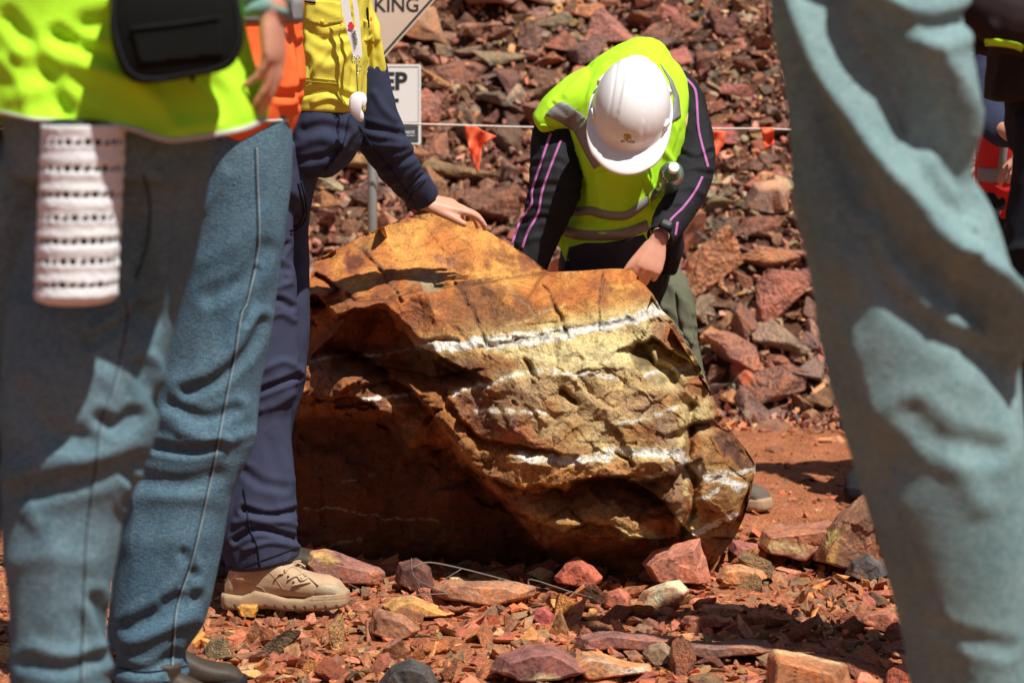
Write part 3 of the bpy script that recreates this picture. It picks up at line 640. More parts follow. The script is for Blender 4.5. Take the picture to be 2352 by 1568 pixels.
        rough = rough*(1+1.4*pmask(px, [(700, 820), (1000, 840), (1060, 1100), (860, 1000), (700, 960)], 40)+1.2*pmask(px, [(1440, 760), (1640, 800), (1640, 960), (1500, 900)], 40))
        D += rough*((px-s[bi])*g[bi]).sum(1)
    D += .003*fb2(px[:, 0], px[:, 1], 50, 5, 21)+.003*fb2(px[:, 0], px[:, 1], 9, 3, 22)
    # ---------------- colour of the stone, with shade painted into its undercut parts
    n1 = fb2(px[:, 0], px[:, 1], 55, 5, 31); n2 = fb2(px[:, 0], px[:, 1], 18, 4, 32); n3 = fb2(px[:, 0]+900, px[:, 1], 120, 4, 33)
    wp = px+np.stack([n1*26+n2*12, fb2(px[:, 0], px[:, 1], 45, 5, 35)*26], 1)
    col = np.tile(np.array([.36, .135, .05]), (M, 1))
    def mixc(c, m):
        nonlocal col
        m = np.clip(m, 0, 1)[:, None]; col = col*(1-m)+np.array(c)*m
    def area(pl, c, fe=18, k=1.0, brk=0): mixc(c, pmask(wp, pl, fe)*k*(1 if not brk else ss(.5+n1*brk)))
    area([(540, 960), (900, 960), (1080, 1080), (1250, 1260), (1450, 1300), (1500, 1400), (540, 1400)], (.13, .047, .018), 40)  # lower left flank: shade of the undercut side painted into the colour
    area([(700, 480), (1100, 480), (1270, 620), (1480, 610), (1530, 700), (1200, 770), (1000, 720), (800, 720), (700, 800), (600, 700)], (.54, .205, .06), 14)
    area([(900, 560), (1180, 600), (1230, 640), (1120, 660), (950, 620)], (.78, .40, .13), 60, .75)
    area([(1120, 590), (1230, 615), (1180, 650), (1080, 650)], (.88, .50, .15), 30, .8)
    area([(720, 590), (800, 560), (850, 640), (780, 680), (700, 660)], (.42, .17, .06), 30, .7, 3)
    area([(820, 550), (870, 540), (900, 650), (860, 650), (810, 600)], (.30, .12, .055), 14, .9, 4)
    area([(700, 655), (850, 650), (880, 690), (780, 720)], (.34, .16, .07), 12, .8, 3)
    area([(930, 690), (1040, 660), (1060, 730), (980, 740)], (.28, .12, .06), 14, .8, 2.5)
    area([(860, 490), (1050, 485), (1100, 530), (960, 540), (850, 540)], (.36, .16, .055), 22, .8, 2.5)
    area([(1110, 590), (1140, 560), (1220, 590), (1260, 640), (1200, 625)], (.33, .15, .06), 12, .8, 2)
    area([(1040, 650), (1180, 650), (1260, 720), (1300, 770), (1100, 800), (1040, 740)], (.27, .12, .05), 16, .9)
    area([(1110, 660), (1190, 680), (1180, 720), (1110, 700)], (.58, .27, .08), 10, .8, 3)
    area([(1250, 710), (1480, 680), (1520, 700), (1400, 740), (1260, 775)], (.60, .36, .10), 14, .9)
    area([(1290, 700), (1480, 650), (1500, 680), (1420, 715), (1330, 735)], (.34, .12, .035), 12, .85, 2.5)
    area([(1370, 640), (1470, 650), (1430, 680), (1380, 690)], (.72, .46, .14), 14, .6)
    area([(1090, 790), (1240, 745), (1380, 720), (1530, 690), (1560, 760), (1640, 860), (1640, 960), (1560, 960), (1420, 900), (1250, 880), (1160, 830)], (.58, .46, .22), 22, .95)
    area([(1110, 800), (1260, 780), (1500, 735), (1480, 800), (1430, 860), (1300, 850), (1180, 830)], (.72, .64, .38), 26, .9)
    area([(1180, 830), (1500, 850), (1560, 1000), (1400, 1060), (1230, 1000)], (.46, .27, .10), 50, .8)
    area([(1500, 720), (1560, 760), (1580, 800), (1520, 790), (1495, 760)], (.42, .14, .035), 12, .9)
    area([(1580, 850), (1640, 880), (1620, 930), (1560, 900)], (.42, .18, .05), 14, .8)
    area([(1050, 830), (1200, 830), (1290, 900), (1260, 960), (1060, 920)], (.33, .14, .05), 22, .9)
    area([(1050, 900), (1200, 930), (1220, 1010), (1100, 990)], (.26, .12, .085), 14, .8, 2)
    area([(1430, 920), (1560, 900), (1580, 1000), (1440, 1010)], (.36, .15, .055), 20, .8)
    area([(1490, 930), (1550, 930), (1560, 990), (1500, 990)], (.24, .085, .06), 14, .8, 3)
    area([(1000, 980), (1200, 1040), (1560, 1060), (1560, 1120), (1200, 1140), (1040, 1060)], (.48, .23, .08), 22, .9)
    area([(1200, 1150), (1420, 1140), (1460, 1230), (1260, 1230)], (.48, .28, .11), 20, .9)
    area([(1600, 980), (1740, 1040), (1730, 1090), (1600, 1080)], (.34, .16, .05), 12, .9)
    area([(1640, 1000), (1710, 1030), (1725, 1070), (1660, 1060)], (.16, .075, .06), 16, .9, 2)
    area([(1590, 1120), (1700, 1120), (1690, 1240), (1590, 1230)], (.38, .20, .07), 14, .9)
    area([(1560, 940), (1600, 940), (1610, 1230), (1560, 1230)], (.58, .47, .20), 18, .75, 2.5)
    area([(1480, 1100), (1570, 1090), (1570, 1200), (1500, 1180)], (.34, .17, .08), 18, .8)
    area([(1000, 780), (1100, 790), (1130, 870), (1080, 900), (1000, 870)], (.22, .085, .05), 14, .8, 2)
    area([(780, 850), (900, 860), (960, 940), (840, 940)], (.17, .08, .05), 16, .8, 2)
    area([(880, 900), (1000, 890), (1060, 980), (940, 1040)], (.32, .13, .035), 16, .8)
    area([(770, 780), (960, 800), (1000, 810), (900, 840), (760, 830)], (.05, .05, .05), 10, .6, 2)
    col = col*(1+.26*n1[:, None]+.20*n2[:, None]); mixc((.76, .40, .12), np.clip(n3*2.5+n1*1.5-.1, 0, .75)*(px[:, 1] < 720)); mixc((.27, .095, .05), np.clip(-n1*3-.25+n2, 0, .75)*(px[:, 1] < 720)); mixc((.16, .08, .05), np.clip(n2*2.4-.9, 0, .6)); mixc((.60, .42, .14), np.clip(n1*n3*6-.5, 0, .35)*(px[:, 0] > 1040))
    col = np.where((col.min(1) > .5)[:, None], col, col*np.where((px[:, 1] > 770-(px[:, 0]-1000)*.12)[:, None], np.array([[1.02, .98, .84]]), np.array([[1.06, .94, .72]])))
    R_ = lambda l: [((1115+x*1.0053)*.59756, (730+y*1.0053)*.59756) for x, y in l]
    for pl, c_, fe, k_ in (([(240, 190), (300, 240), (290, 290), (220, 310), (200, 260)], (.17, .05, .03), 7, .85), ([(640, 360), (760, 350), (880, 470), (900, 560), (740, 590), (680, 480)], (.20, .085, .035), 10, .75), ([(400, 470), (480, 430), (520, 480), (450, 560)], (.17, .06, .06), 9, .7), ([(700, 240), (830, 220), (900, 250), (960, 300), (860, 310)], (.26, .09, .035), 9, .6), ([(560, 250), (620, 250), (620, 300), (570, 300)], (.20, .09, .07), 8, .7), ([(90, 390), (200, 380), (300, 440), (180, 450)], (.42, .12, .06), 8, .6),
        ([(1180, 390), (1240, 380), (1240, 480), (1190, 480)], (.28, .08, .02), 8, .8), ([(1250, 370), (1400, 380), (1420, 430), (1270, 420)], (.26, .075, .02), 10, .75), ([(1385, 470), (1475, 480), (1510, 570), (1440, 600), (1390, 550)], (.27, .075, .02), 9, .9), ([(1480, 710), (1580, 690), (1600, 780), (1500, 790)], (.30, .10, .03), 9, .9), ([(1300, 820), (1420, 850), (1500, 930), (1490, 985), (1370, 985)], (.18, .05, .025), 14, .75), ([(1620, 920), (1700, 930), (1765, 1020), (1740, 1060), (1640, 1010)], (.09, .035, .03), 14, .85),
        ([(560, 610), (700, 620), (720, 740), (600, 740)], (.13, .045, .03), 10, .75), ([(700, 640), (980, 650), (1010, 730), (960, 830), (700, 800)], (.26, .11, .035), 12, .6), ([(620, 790), (860, 800), (860, 930), (740, 930), (640, 850)], (.16, .075, .055), 12, .7), ([(1130, 1110), (1290, 1095), (1420, 1150), (1500, 1230), (1400, 1270), (1260, 1240), (1140, 1170)], (.12, .05, .02), 8, .85), ([(1430, 1070), (1500, 1060), (1500, 1220), (1440, 1150)], (.20, .10, .07), 8, .7), ([(860, 1190), (1130, 1180), (1360, 1300), (1290, 1330), (1080, 1310), (980, 1330)], (.34, .19, .07), 8, .85),  # includes the scoop below the ledge, its shade painted as deep brown
        ([(600, 900), (760, 980), (860, 1100), (850, 1180), (700, 1040)], (.20, .085, .03), 12, .7), ([(1300, 620), (1370, 640), (1460, 740), (1400, 770), (1320, 690)], (.10, .06, .03), 8, .8), ([(1080, 870), (1240, 860), (1260, 980), (1090, 980)], (.36, .22, .08), 22, .6)): mixc(c_, pmask(wp, R_(pl), fe)*k_*ss(.75+n2*1.5))  # includes the crumbly cavity, darkened with painted shade
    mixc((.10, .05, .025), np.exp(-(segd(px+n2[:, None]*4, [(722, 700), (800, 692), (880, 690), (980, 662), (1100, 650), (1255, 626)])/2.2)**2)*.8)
    mixc((.60, .50, .30), .42*pmask(wp, [(1130, 800), (1530, 720), (1640, 860), (1640, 960), (1600, 1240), (1500, 1100), (1300, 1060), (1180, 960)], 60)*ss(.6+n1*2))
    W_ = (.80, .78, .70); YL = (.70, .58, .26)
    def vein(pl, wd, c=W_, k=1.0, halo=0, hc=YL, br=2.2):
        d = segd(px+np.stack([n2*6, jag[:, 1]*9+n2*4], 1), pl)
        if halo: mixc(hc, .6*np.exp(-(d/(wd*halo))**2))
        nz = fb2(px[:, 0]*1.0, px[:, 1]*1.6, 11, 3, 44); w2 = wd*(1+.9*nz)
        mixc(c, k*ss((w2*1.15-d)/3+.5)*ss(1.2+nz*br*.8)); return d
    vein([(960, 800), (1050, 795), (1120, 782), (1200, 772), (1260, 772), (1350, 756), (1430, 735), (1520, 708)], 10, halo=3.4, hc=(.72, .52, .20), br=1)
    vein([(1120, 790), (1210, 785), (1300, 770), (1380, 752), (1470, 728), (1520, 712)], 9, halo=2)
    vein([(700, 828), (800, 815), (900, 812), (970, 800)], 3, (.62, .58, .5), .8, br=4)
    vein([(1150, 790), (1300, 765)], 4, (.10, .09, .08), .7, br=5); vein([(1380, 745), (1500, 718)], 3, (.06, .06, .06), .8, br=6)
    vein([(1400, 1035), (1480, 1040), (1560, 1042), (1580, 1070), (1620, 1090), (1680, 1110), (1705, 1120)], 9, halo=2.2, br=1.2)
    vein([(1610, 1090), (1690, 1085), (1735, 1076)], 4, halo=2, br=4); vein([(1190, 1052), (1260, 1055), (1330, 1055), (1400, 1048)], 7, halo=2, br=3)
    vein([(1180, 858), (1260, 850), (1340, 862), (1420, 868)], 4, k=.8, halo=3, br=4); vein([(1040, 905), (1130, 880), (1200, 855)], 2.5, halo=2, br=4)
    vein([(1090, 942), (1170, 945), (1260, 948)], 3, halo=2, br=4); vein([(840, 915), (880, 910), (950, 902)], 3, br=5); vein([(1420, 975), (1500, 955), (1560, 935)], 3.5, halo=3, br=4)
    vein([(1450, 1105), (1520, 1090), (1555, 1078)], 2.5, k=.8, halo=2); vein([(1580, 1070), (1572, 1130), (1600, 1160), (1580, 1200), (1575, 1235)], 4, YL, .8, br=4)
    vein([(1590, 1228), (1640, 1205), (1690, 1180)], 5, br=6); vein([(1600, 1150), (1650, 1125)], 3, halo=2, br=4); vein([(1430, 1230), (1480, 1225), (1520, 1240)], 6, YL, .8, halo=2)
    vein([(1430, 1180), (1500, 1225)], 1.6, YL, .5); vein([(1230, 905), (1260, 960)], 1.4, YL, .5); vein([(1130, 760), (1260, 715), (1300, 700)], 1.5, YL, .5, br=4); vein([(1480, 860), (1560, 850), (1620, 830)], 3, halo=3, br=4)
    vein([(700, 926), (800, 928), (960, 930)], 1.5, (.5, .45, .35), .6, br=6); vein([(700, 1170), (780, 1165), (880, 1190), (1010, 1195)], 1.5, (.42, .36, .25), .7, br=5); vein([(740, 1255), (830, 1240)], 3, (.4, .36, .28), .5, br=6); vein([(780, 1110), (860, 1090)], 2, (.42, .38, .3), .6, br=6)
    vein([(825, 552), (870, 610), (925, 690)], 1.8, (.22, .20, .12), .8); vein([(1150, 640), (1210, 700), (1270, 770)], 1.4, (.30, .27, .18), .6)
    for c_ in ([(1250, 655), (1272, 695), (1290, 745), (1302, 778)], [(1385, 620), (1376, 700), (1378, 755)], [(1042, 645), (1090, 720), (1115, 790)]): vein(c_, 1.5, (.07, .045, .03), .8, br=4)
    bright = col.min(1) > .45; col = np.where(bright[:, None], col, col*np.where(px[:, 1] > 760, np.array([1., 1., .95])[:, None], np.array([.95, .95, .95])[:, None]).T)
    mixc((.46, .40, .24), pmask(wp, [(960, 640), (1000, 640), (1010, 665), (970, 670)], 8)*.7); mixc((.30, .28, .15), pmask(wp, [(940, 625), (1020, 620), (1010, 655), (930, 660)], 8)*.5)
    col = np.clip(col, .012, .84)
    V = PN(px, D); nx = len(xs)
    Fc = [(i*n+j, i*n+j+1, (i+1)*n+j+1, (i+1)*n+j) for i in range(nx-1) for j in range(n-1)]
    # the far side: a coarser rounded back that shares the outline, real stone about 0.9 m thick
    ki = list(range(0, nx, 8)); ki = ki if ki[-1] == nx-1 else ki+[nx-1]; kj = list(range(0, n, 9)); kj = kj if kj[-1] == n-1 else kj+[n-1]
    edge = {}
    VB = []; idm = {}
    def vid(i, j):
        if (i, j) in idm: return idm[(i, j)]
        k = i*n+j; s = (i/(nx-1)); tt = j/(n-1); b = (min(s, 1-s)*4); b = min(1, b)**.6; c = min(1, min(tt*5, (1-tt)*6+.3))**.6
        p = V[k].copy(); front = D[k]; p2 = PN(px[k:k+1], [7.05+.55*b*c if 1 else front])[0]
        p = p2 if (j > 0 and 0 < i < nx-1) else p2
        # keep the far side inside the outline seen from the front
        cx_, cy_ = 1180, 950; f = .93-.03*b; q_ = np.array([[cx_+(px[k, 0]-cx_)*f, cy_+(px[k, 1]-cy_)*f+10]]); Yb = 6.82+.28*b*c; p = PN(q_, [Yb])[0]
        p += .05*np.array([vn(np.array([[i*.05, j*.05, 1.]]))[0], vn(np.array([[i*.05, j*.05, 5.]]))[0], 0]); idm[(i, j)] = len(V)+len(VB); VB.append(p); return idm[(i, j)]
    FB = [(vid(a, d), vid(b, d), vid(b, c), vid(a, c)) for a, b in zip(ki[:-1], ki[1:]) for c, d in zip(kj[:-1], kj[1:])]
    def allv(i): return VB[i-len(V)]
    def side(A, Bk):
        # stitch a dense front edge to the sparse back edge
        out = []; A = list(A); m = len(Bk)
        for t_ in range(m-1):
            a0 = Bk[t_][0]; a1 = Bk[t_+1][0]; b0 = vid(*Bk[t_][1]); b1 = vid(*Bk[t_+1][1])
            seg = A[a0:a1+1]; k_ = len(seg)-1; pb0 = np.array(allv(b0)); pb1 = np.array(allv(b1)); bs = [b0]
            for u in range(1, k_): bs.append(len(V)+len(VB)); VB.append(pb0+(pb1-pb0)*u/k_)
            bs.append(b1); out += [(seg[u], seg[u+1], bs[u+1], bs[u]) for u in range(k_)]
        return out
    FS = side([i*n for i in range(nx)], [(i, (i, 0)) for i in ki])+side([i*n+n-1 for i in range(nx)], [(i, (i, n-1)) for i in ki])+side(list(range(n)), [(j, (0, j)) for j in kj])+side([(nx-1)*n+j for j in range(n)], [(j, (nx-1, j)) for j in kj])
    VA = np.vstack([V, np.array(VB)]); ca = np.vstack([col, np.tile([.34, .15, .055], (len(VB), 1))])
    return VA, Fc+FB+FS, ca
def boulder_mat():
    m, nt_, b = newmat('boulder stone'); N = nt_.nodes; K = nt_.links
    at = N.new('ShaderNodeAttribute'); at.attribute_name = 'Col'; tc = N.new('ShaderNodeTexCoord')
    n1 = N.new('ShaderNodeTexNoise'); n1.inputs['Scale'].default_value = 28; n1.inputs['Detail'].default_value = 9; n1.inputs['Roughness'].default_value = .7; n1.inputs['Distortion'].default_value = .8; K.new(tc.outputs['Object'], n1.inputs[0])
    r = N.new('ShaderNodeValToRGB'); r.color_ramp.elements[0].position = .33; r.color_ramp.elements[0].color = (.45, .38, .34, 1); r.color_ramp.elements[1].position = .52; r.color_ramp.elements[1].color = (1, 1, 1, 1); x = r.color_ramp.elements.new(.7); x.color = (1.35, 1.25, 1.1, 1); K.new(n1.outputs[0], r.inputs[0])
    n2 = N.new('ShaderNodeTexNoise'); n2.inputs['Scale'].default_value = 190; n2.inputs['Detail'].default_value = 5; K.new(tc.outputs['Object'], n2.inputs[0])
    r2 = N.new('ShaderNodeValToRGB'); r2.color_ramp.elements[0].position = .32; r2.color_ramp.elements[0].color = (.5, .45, .4, 1); r2.color_ramp.elements[1].position = .55; r2.color_ramp.elements[1].color = (1.08, 1.08, 1.08, 1); K.new(n2.outputs[0], r2.inputs[0])
    a = N.new('ShaderNodeMixRGB'); a.blend_type = 'MULTIPLY'; a.inputs[0].default_value = .85; K.new(at.outputs['Color'], a.inputs[1]); K.new(r.outputs[0], a.inputs[2])
    c = N.new('ShaderNodeMixRGB'); c.blend_type = 'MULTIPLY'; c.inputs[0].default_value = .7; K.new(a.outputs[0], c.inputs[1]); K.new(r2.outputs[0], c.inputs[2]); K.new(c.outputs[0], b.inputs['Base Color'])
    s = N.new('ShaderNodeMath'); s.operation = 'MULTIPLY_ADD'; K.new(n2.outputs[0], s.inputs[0]); s.inputs[1].default_value = .25; K.new(n1.outputs[0], s.inputs[2])
    bp = N.new('ShaderNodeBump'); bp.inputs['Strength'].default_value = .8; bp.inputs['Distance'].default_value = .02; K.new(s.outputs[0], bp.inputs['Height']); K.new(bp.outputs[0], b.inputs['Normal'])
    b.inputs['Roughness'].default_value = .6; b.inputs['Specular IOR Level'].default_value = .35; return m
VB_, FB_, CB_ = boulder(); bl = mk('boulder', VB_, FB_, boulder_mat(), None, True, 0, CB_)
tag(bl, 'huge orange and brown boulder crossed by white quartz veins', 'boulder'); bl['group'] = 'loose rocks on the ground'; del bl['group']
S_boul = Surf(VB_, FB_)

# dry twig in front of the boulder
M_twig = mat('dry twig', (.17, .145, .12), .8, .2, .25, 60, .3)
tg = [([(945, 1282, 6.05), (950, 1320, 6.03), (985, 1345, 6.0), (1030, 1362, 5.98)], .0016), ([(950, 1302, 6.03), (985, 1291, 6.05), (1060, 1305, 6.08), (1150, 1328, 6.1), (1215, 1345, 6.1), (1260, 1352, 6.1)], .0026), ([(1215, 1345, 6.1), (1220, 1330, 6.1), (1300, 1355, 6.08), (1360, 1372, 6.05)], .0024), ([(1215, 1346, 6.1), (1150, 1335, 6.08), (1130, 1332, 6.06)], .0018), ([(1060, 1306, 6.08), (1020, 1330, 6.05)], .0014), ([(1030, 1362, 5.98), (900, 1368, 5.96), (850, 1362, 5.96), (800, 1340, 5.96)], .0016), ([(965, 1355, 5.98), (960, 1335, 5.98)], .0016), ([(1150, 1328, 6.1), (1120, 1350, 6.06)], .0012)]
V, Fc = join([wtube([P(*p) for p in a], [.85*r*(1-.4*i/len(a)) for i in range(len(a))], 7, 4) for a, r in tg])
tag(mk('twig', V, Fc, M_twig), 'thin grey dry forked twig on the gravel in front of the boulder', 'twig')
# ================================================================== people: shared builders
SK = mat('skin', (.56, .27, .18), .5, .35, .08, 60, .15, 300)
SKs = mat('sunburnt skin', (.60, .30, .20), .5, .35, .10, 50, .15, 300)
HV = mat('hi vis yellow cloth', (.45, .86, .035), .85, .08, .09, 9, .5, 520)
HVo = mat('hi vis orange cloth', (.95, .16, .04), .75, .15, .05, 20, .25, 420)
YEL = mat('yellow work shirt', (.66, .58, .07), .85, .12, .07, 22, .4, 500)
NAVY = mat('navy drill cloth', (.030, .036, .068), .85, .15, .12, 18, .45, 520)
NAVYT = mat('navy trouser cloth', (.040, .046, .082), .88, .15, .12, 14, .45, 520)
BLK = mat('black knit', (.013, .013, .016), .75, .2, .2, 60, .5, 520)
BLKN = mat('black neoprene', (.007, .008, .007), .85, .12, .15, 60, .5, 700)
GREYT = mat('reflective tape', (.22, .22, .22), .5, .4, .06, 50, .15, 900)
SILV = mat('silver binding', (.48, .48, .44), .5, .5, .06, 60, .1, 900)
PINK = mat('pink piping', (.40, .13, .33), .7, .2, .1, 90, .3, 600)
OLIVE = mat('olive drill cloth', (.115, .12, .08), .88, .12, .12, 16, .4, 500)
DRK = mat('near black trousers', (.016, .018, .024), .9, .1, .2, 12, .5, 500)
WHT = mat('white plastic', (.80, .80, .79), .28, .5, .02, 8, 0)
WHTC = mat('white ribbon', (.78, .78, .78), .6, .3, .04, 90, .1, 900)
TAN = mat('tan leather', (.46, .31, .185), .68, .3, .12, 40, .35, 260)
TAND = mat('tan rubber', (.37, .25, .15), .75, .25, .10, 50, .3, 260)
BRNB = mat('dark brown leather', (.05, .036, .026), .6, .35, .2, 40, .3, 260)
GRYB = mat('grey brown suede', (.12, .095, .075), .85, .2, .15, 50, .4, 300)
SEAM = mat('pale seam thread', (.22, .28, .31), .85, .1, .2, 200, .2)
SEAMD = mat('dark seam', (.02, .022, .035), .9, .1, .1, 200)
METAL = mat('bright metal', (.6, .6, .6), .25, .5, .05, 30, 0, metal=1)
HAIR = mat('dark hair', (.03, .02, .015), .6, .3, .2, 120, .6, 400)
def denim(name, base, pale, wear=.5):
    m, n, b = newmat(name); N = n.nodes; K = n.links; tc = N.new('ShaderNodeTexCoord')
    n1 = N.new('ShaderNodeTexNoise'); n1.inputs['Scale'].default_value = 5; n1.inputs['Detail'].default_value = 5; K.new(tc.outputs['Object'], n1.inputs[0])
    mp = N.new('ShaderNodeMapping'); mp.inputs['Scale'].default_value = (1, 1, .22); K.new(tc.outputs['Object'], mp.inputs[0])
    n2 = N.new('ShaderNodeTexNoise'); n2.inputs['Scale'].default_value = 520; n2.inputs['Detail'].default_value = 3; K.new(mp.outputs[0], n2.inputs[0])
    mp3 = N.new('ShaderNodeMapping'); mp3.inputs['Scale'].default_value = (.25, .25, 1); K.new(tc.outputs['Object'], mp3.inputs[0])
    n3 = N.new('ShaderNodeTexNoise'); n3.inputs['Scale'].default_value = 420; n3.inputs['Detail'].default_value = 3; K.new(mp3.outputs[0], n3.inputs[0])
    n4 = N.new('ShaderNodeTexNoise'); n4.inputs['Scale'].default_value = 42; n4.inputs['Detail'].default_value = 4; K.new(tc.outputs['Object'], n4.inputs[0])
    a = N.new('ShaderNodeMath'); a.operation = 'ADD'; K.new(n2.outputs[0], a.inputs[0]); K.new(n3.outputs[0], a.inputs[1])
    c = N.new('ShaderNodeMath'); c.operation = 'MULTIPLY_ADD'; K.new(n1.outputs[0], c.inputs[0]); c.inputs[1].default_value = wear*1.6; K.new(a.outputs[0], c.inputs[2])
    d = N.new('ShaderNodeMath'); d.operation = 'MULTIPLY_ADD'; K.new(n4.outputs[0], d.inputs[0]); d.inputs[1].default_value = .3; K.new(c.outputs[0], d.inputs[2])
    at = N.new('ShaderNodeAttribute'); at.attribute_name = 'wear'; e_ = N.new('ShaderNodeMath'); e_.operation = 'MULTIPLY_ADD'; K.new(at.outputs['Fac'], e_.inputs[0]); e_.inputs[1].default_value = .6; K.new(d.outputs[0], e_.inputs[2])
    mr = N.new('ShaderNodeMapRange'); mr.inputs['From Min'].default_value = 1.0+wear*.8*.7; mr.inputs['From Max'].default_value = 1.95+wear*.8; K.new(e_.outputs[0], mr.inputs[0])
    mx = N.new('ShaderNodeMixRGB'); mx.inputs[1].default_value = (*base, 1); mx.inputs[2].default_value = (*pale, 1); K.new(mr.outputs[0], mx.inputs[0]); K.new(mx.outputs[0], b.inputs['Base Color'])
    bp = N.new('ShaderNodeBump'); bp.inputs['Strength'].default_value = .8; bp.inputs['Distance'].default_value = .002; K.new(a.outputs[0], bp.inputs['Height']); K.new(bp.outputs[0], b.inputs['Normal'])
    b.inputs['Roughness'].default_value = .9; b.inputs['Specular IOR Level'].default_value = .12; return m
DENA = denim('faded grey blue denim', (.06, .125, .165), (.27, .39, .42)); DENB = denim('mid blue denim', (.042, .095, .145), (.20, .315, .365)); DENE = denim('pale green blue denim', (.10, .185, .20), (.37, .505, .485))

def hand(wr, d, n, thumb, s=1.0, curl=((20, 25, 15),)*4, spread=(8, 2, -4, -10), thdir=(.6, .75, -.25), thcurl=(10, 20), fl=1.0):
    """closed pieces of one hand: wrist point, pointing direction, back-of-hand normal, thumb-side direction"""
    d = Vector(d).normalized(); n = Vector(n); n = (n-d*n.dot(d)).normalized(); t = Vector(thumb); t = (t-d*t.dot(d)-n*t.dot(n)).normalized(); wr = Vector(wr); out = []
    cs = [wr-d*.02*s, wr+d*.01*s, wr+d*.045*s, wr+d*.08*s, wr+d*.096*s]
    out.append(ring_tube(cs, [t]*5, [n]*5, [.026*s, .028*s, .038*s, .041*s, .037*s], [.020*s, .019*s, .017*s, .0145*s, .011*s], 16, 2.4, .3))
    L4 = ((.046, .028, .024), (.051, .032, .025), (.047, .030, .025), (.037, .022, .021)); off = (.030, .0105, -.010, -.029); bk = (.088, .093, .089, .079); rr = (.0092, .0096, .0090, .0080)
    for i in range(4):
        p = wr+d*bk[i]*s+t*off[i]*s; a = math.radians(spread[i]); fd = (d*math.cos(a)+t*math.sin(a)); pts = [p-fd*.02*s, p]; ang = 0
        for k in range(3):
            ang += math.radians(curl[i % len(curl)][k]); v = fd*math.cos(ang)-n*math.sin(ang); p = p+v*L4[i][k]*s*fl; pts.append(p)
        r = rr[i]*s; out.append(wtube(pts, [r*1.05, r*1.12, r*1.02, r*.93, r*.78], 12, 3, .8))
    p = wr+d*.022*s+t*.020*s-n*.004*s; v = (d*thdir[0]+t*thdir[1]+n*thdir[2]).normalized(); p1 = p+v*.044*s
    v2 = (v*math.cos(math.radians(thcurl[0]))+(d-n*.5).normalized()*math.sin(math.radians(thcurl[0]))).normalized(); p2 = p1+v2*.034*s
    v3 = (v2+(d-n*.6).normalized()*math.tan(math.radians(thcurl[1]))).normalized(); p3 = p2+v3*.026*s
    out.append(wtube([p, p1, p2, p3], [.016*s, .0128*s, .011*s, .0085*s], 12, 3, .8))
    return out
def head(c, up, fwd, s=1.0):
    up = Vector(up).normalized(); fwd = Vector(fwd); fwd = (fwd-up*fwd.dot(up)).normalized(); rt = fwd.cross(up); R = Matrix((rt, fwd, up)).transposed(); c = Vector(c)
    def q(x, y, z): return c+R@Vector((x, y, z))*s
    def b(p, r): return ball(q(*p), [a*s for a in r], R, 10)
    return [b((0, -.012, .025), (.076, .095, .092)), b((0, .018, -.045), (.058, .068, .066)), b((0, .058, -.088), (.028, .026, .020)), wtube([q(0, .088, .012), q(0, .104, -.018), q(0, .096, -.034)], [.008*s, .011*s, .014*s], 8, 2),
            b((0, .082, -.058), (.026, .012, .009)), b((0, .080, -.070), (.022, .012, .008)), b((.077, -.005, -.01), (.010, .018, .030)), b((-.077, -.005, -.01), (.010, .018, .030)), b((.032, .078, .032), (.026, .014, .008)), b((-.032, .078, .032), (.026, .014, .008)),
            b((.032, .072, .008), (.014, .014, .011)), b((-.032, .072, .008), (.014, .014, .011)), b((.045, .05, -.025), (.022, .022, .022)), b((-.045, .05, -.025), (.022, .022, .022))]
def body(root, J, extra=(), vox=.006, m=None, up=(0, 0, 1), fwd=(0, -1, 0), hs=1.0, name='body'):
    """one continuous skin: J gives the joints"""
    parts = list(extra); mid = (J['hl']+J['hr'])/2; sh = (J['sl']+J['sr'])/2
    parts.append(wtube([mid, mid.lerp(sh, .5), sh.lerp(mid, .08)], [.085, .08, .075], 18, 3, .5)); parts.append(wtube([J['sl'], sh, J['sr']], [.030, .05, .030], 12, 3)); parts.append(wtube([sh, J['neck'], J['head']], [.06, .052, .05], 12, 2)); parts.append(wtube([J['hl'], mid, J['hr']], [.045, .07, .045], 12, 2))
    parts += head(J['head'], up, fwd, hs)
    for a in 'lr':
        parts.append(wtube([J['s'+a], J['s'+a].lerp(J['e'+a], .4), J['e'+a], J['e'+a].lerp(J['w'+a], .35), J['w'+a]], [.030, .032, .028, .032, .025], 12, 3))
        parts.append(wtube([J['h'+a], J['h'+a].lerp(J['k'+a], .4), J['k'+a], J['k'+a].lerp(J['a'+a], .35), J['a'+a]], [.048, .046, .036, .036, .028], 12, 3))
        t = J.get('t'+a); 
        if t is not None: parts.append(wtube([J['a'+a]-Vector((0, 0, .02)), J['a'+a].lerp(t, .5), t], [.026, .024, .018], 10, 2))
    V, Fc = fuse(parts, vox, 3); return mk(name, V, Fc, m or SK, root)
def M4(o, x, z=(0, 0, 1)):
    """frame with origin o, forward x, up about z"""
    x = Vector(x).normalized(); z = Vector(z); z = (z-x*z.dot(x)).normalized(); y = z.cross(x); return Vector(o), x, y, z
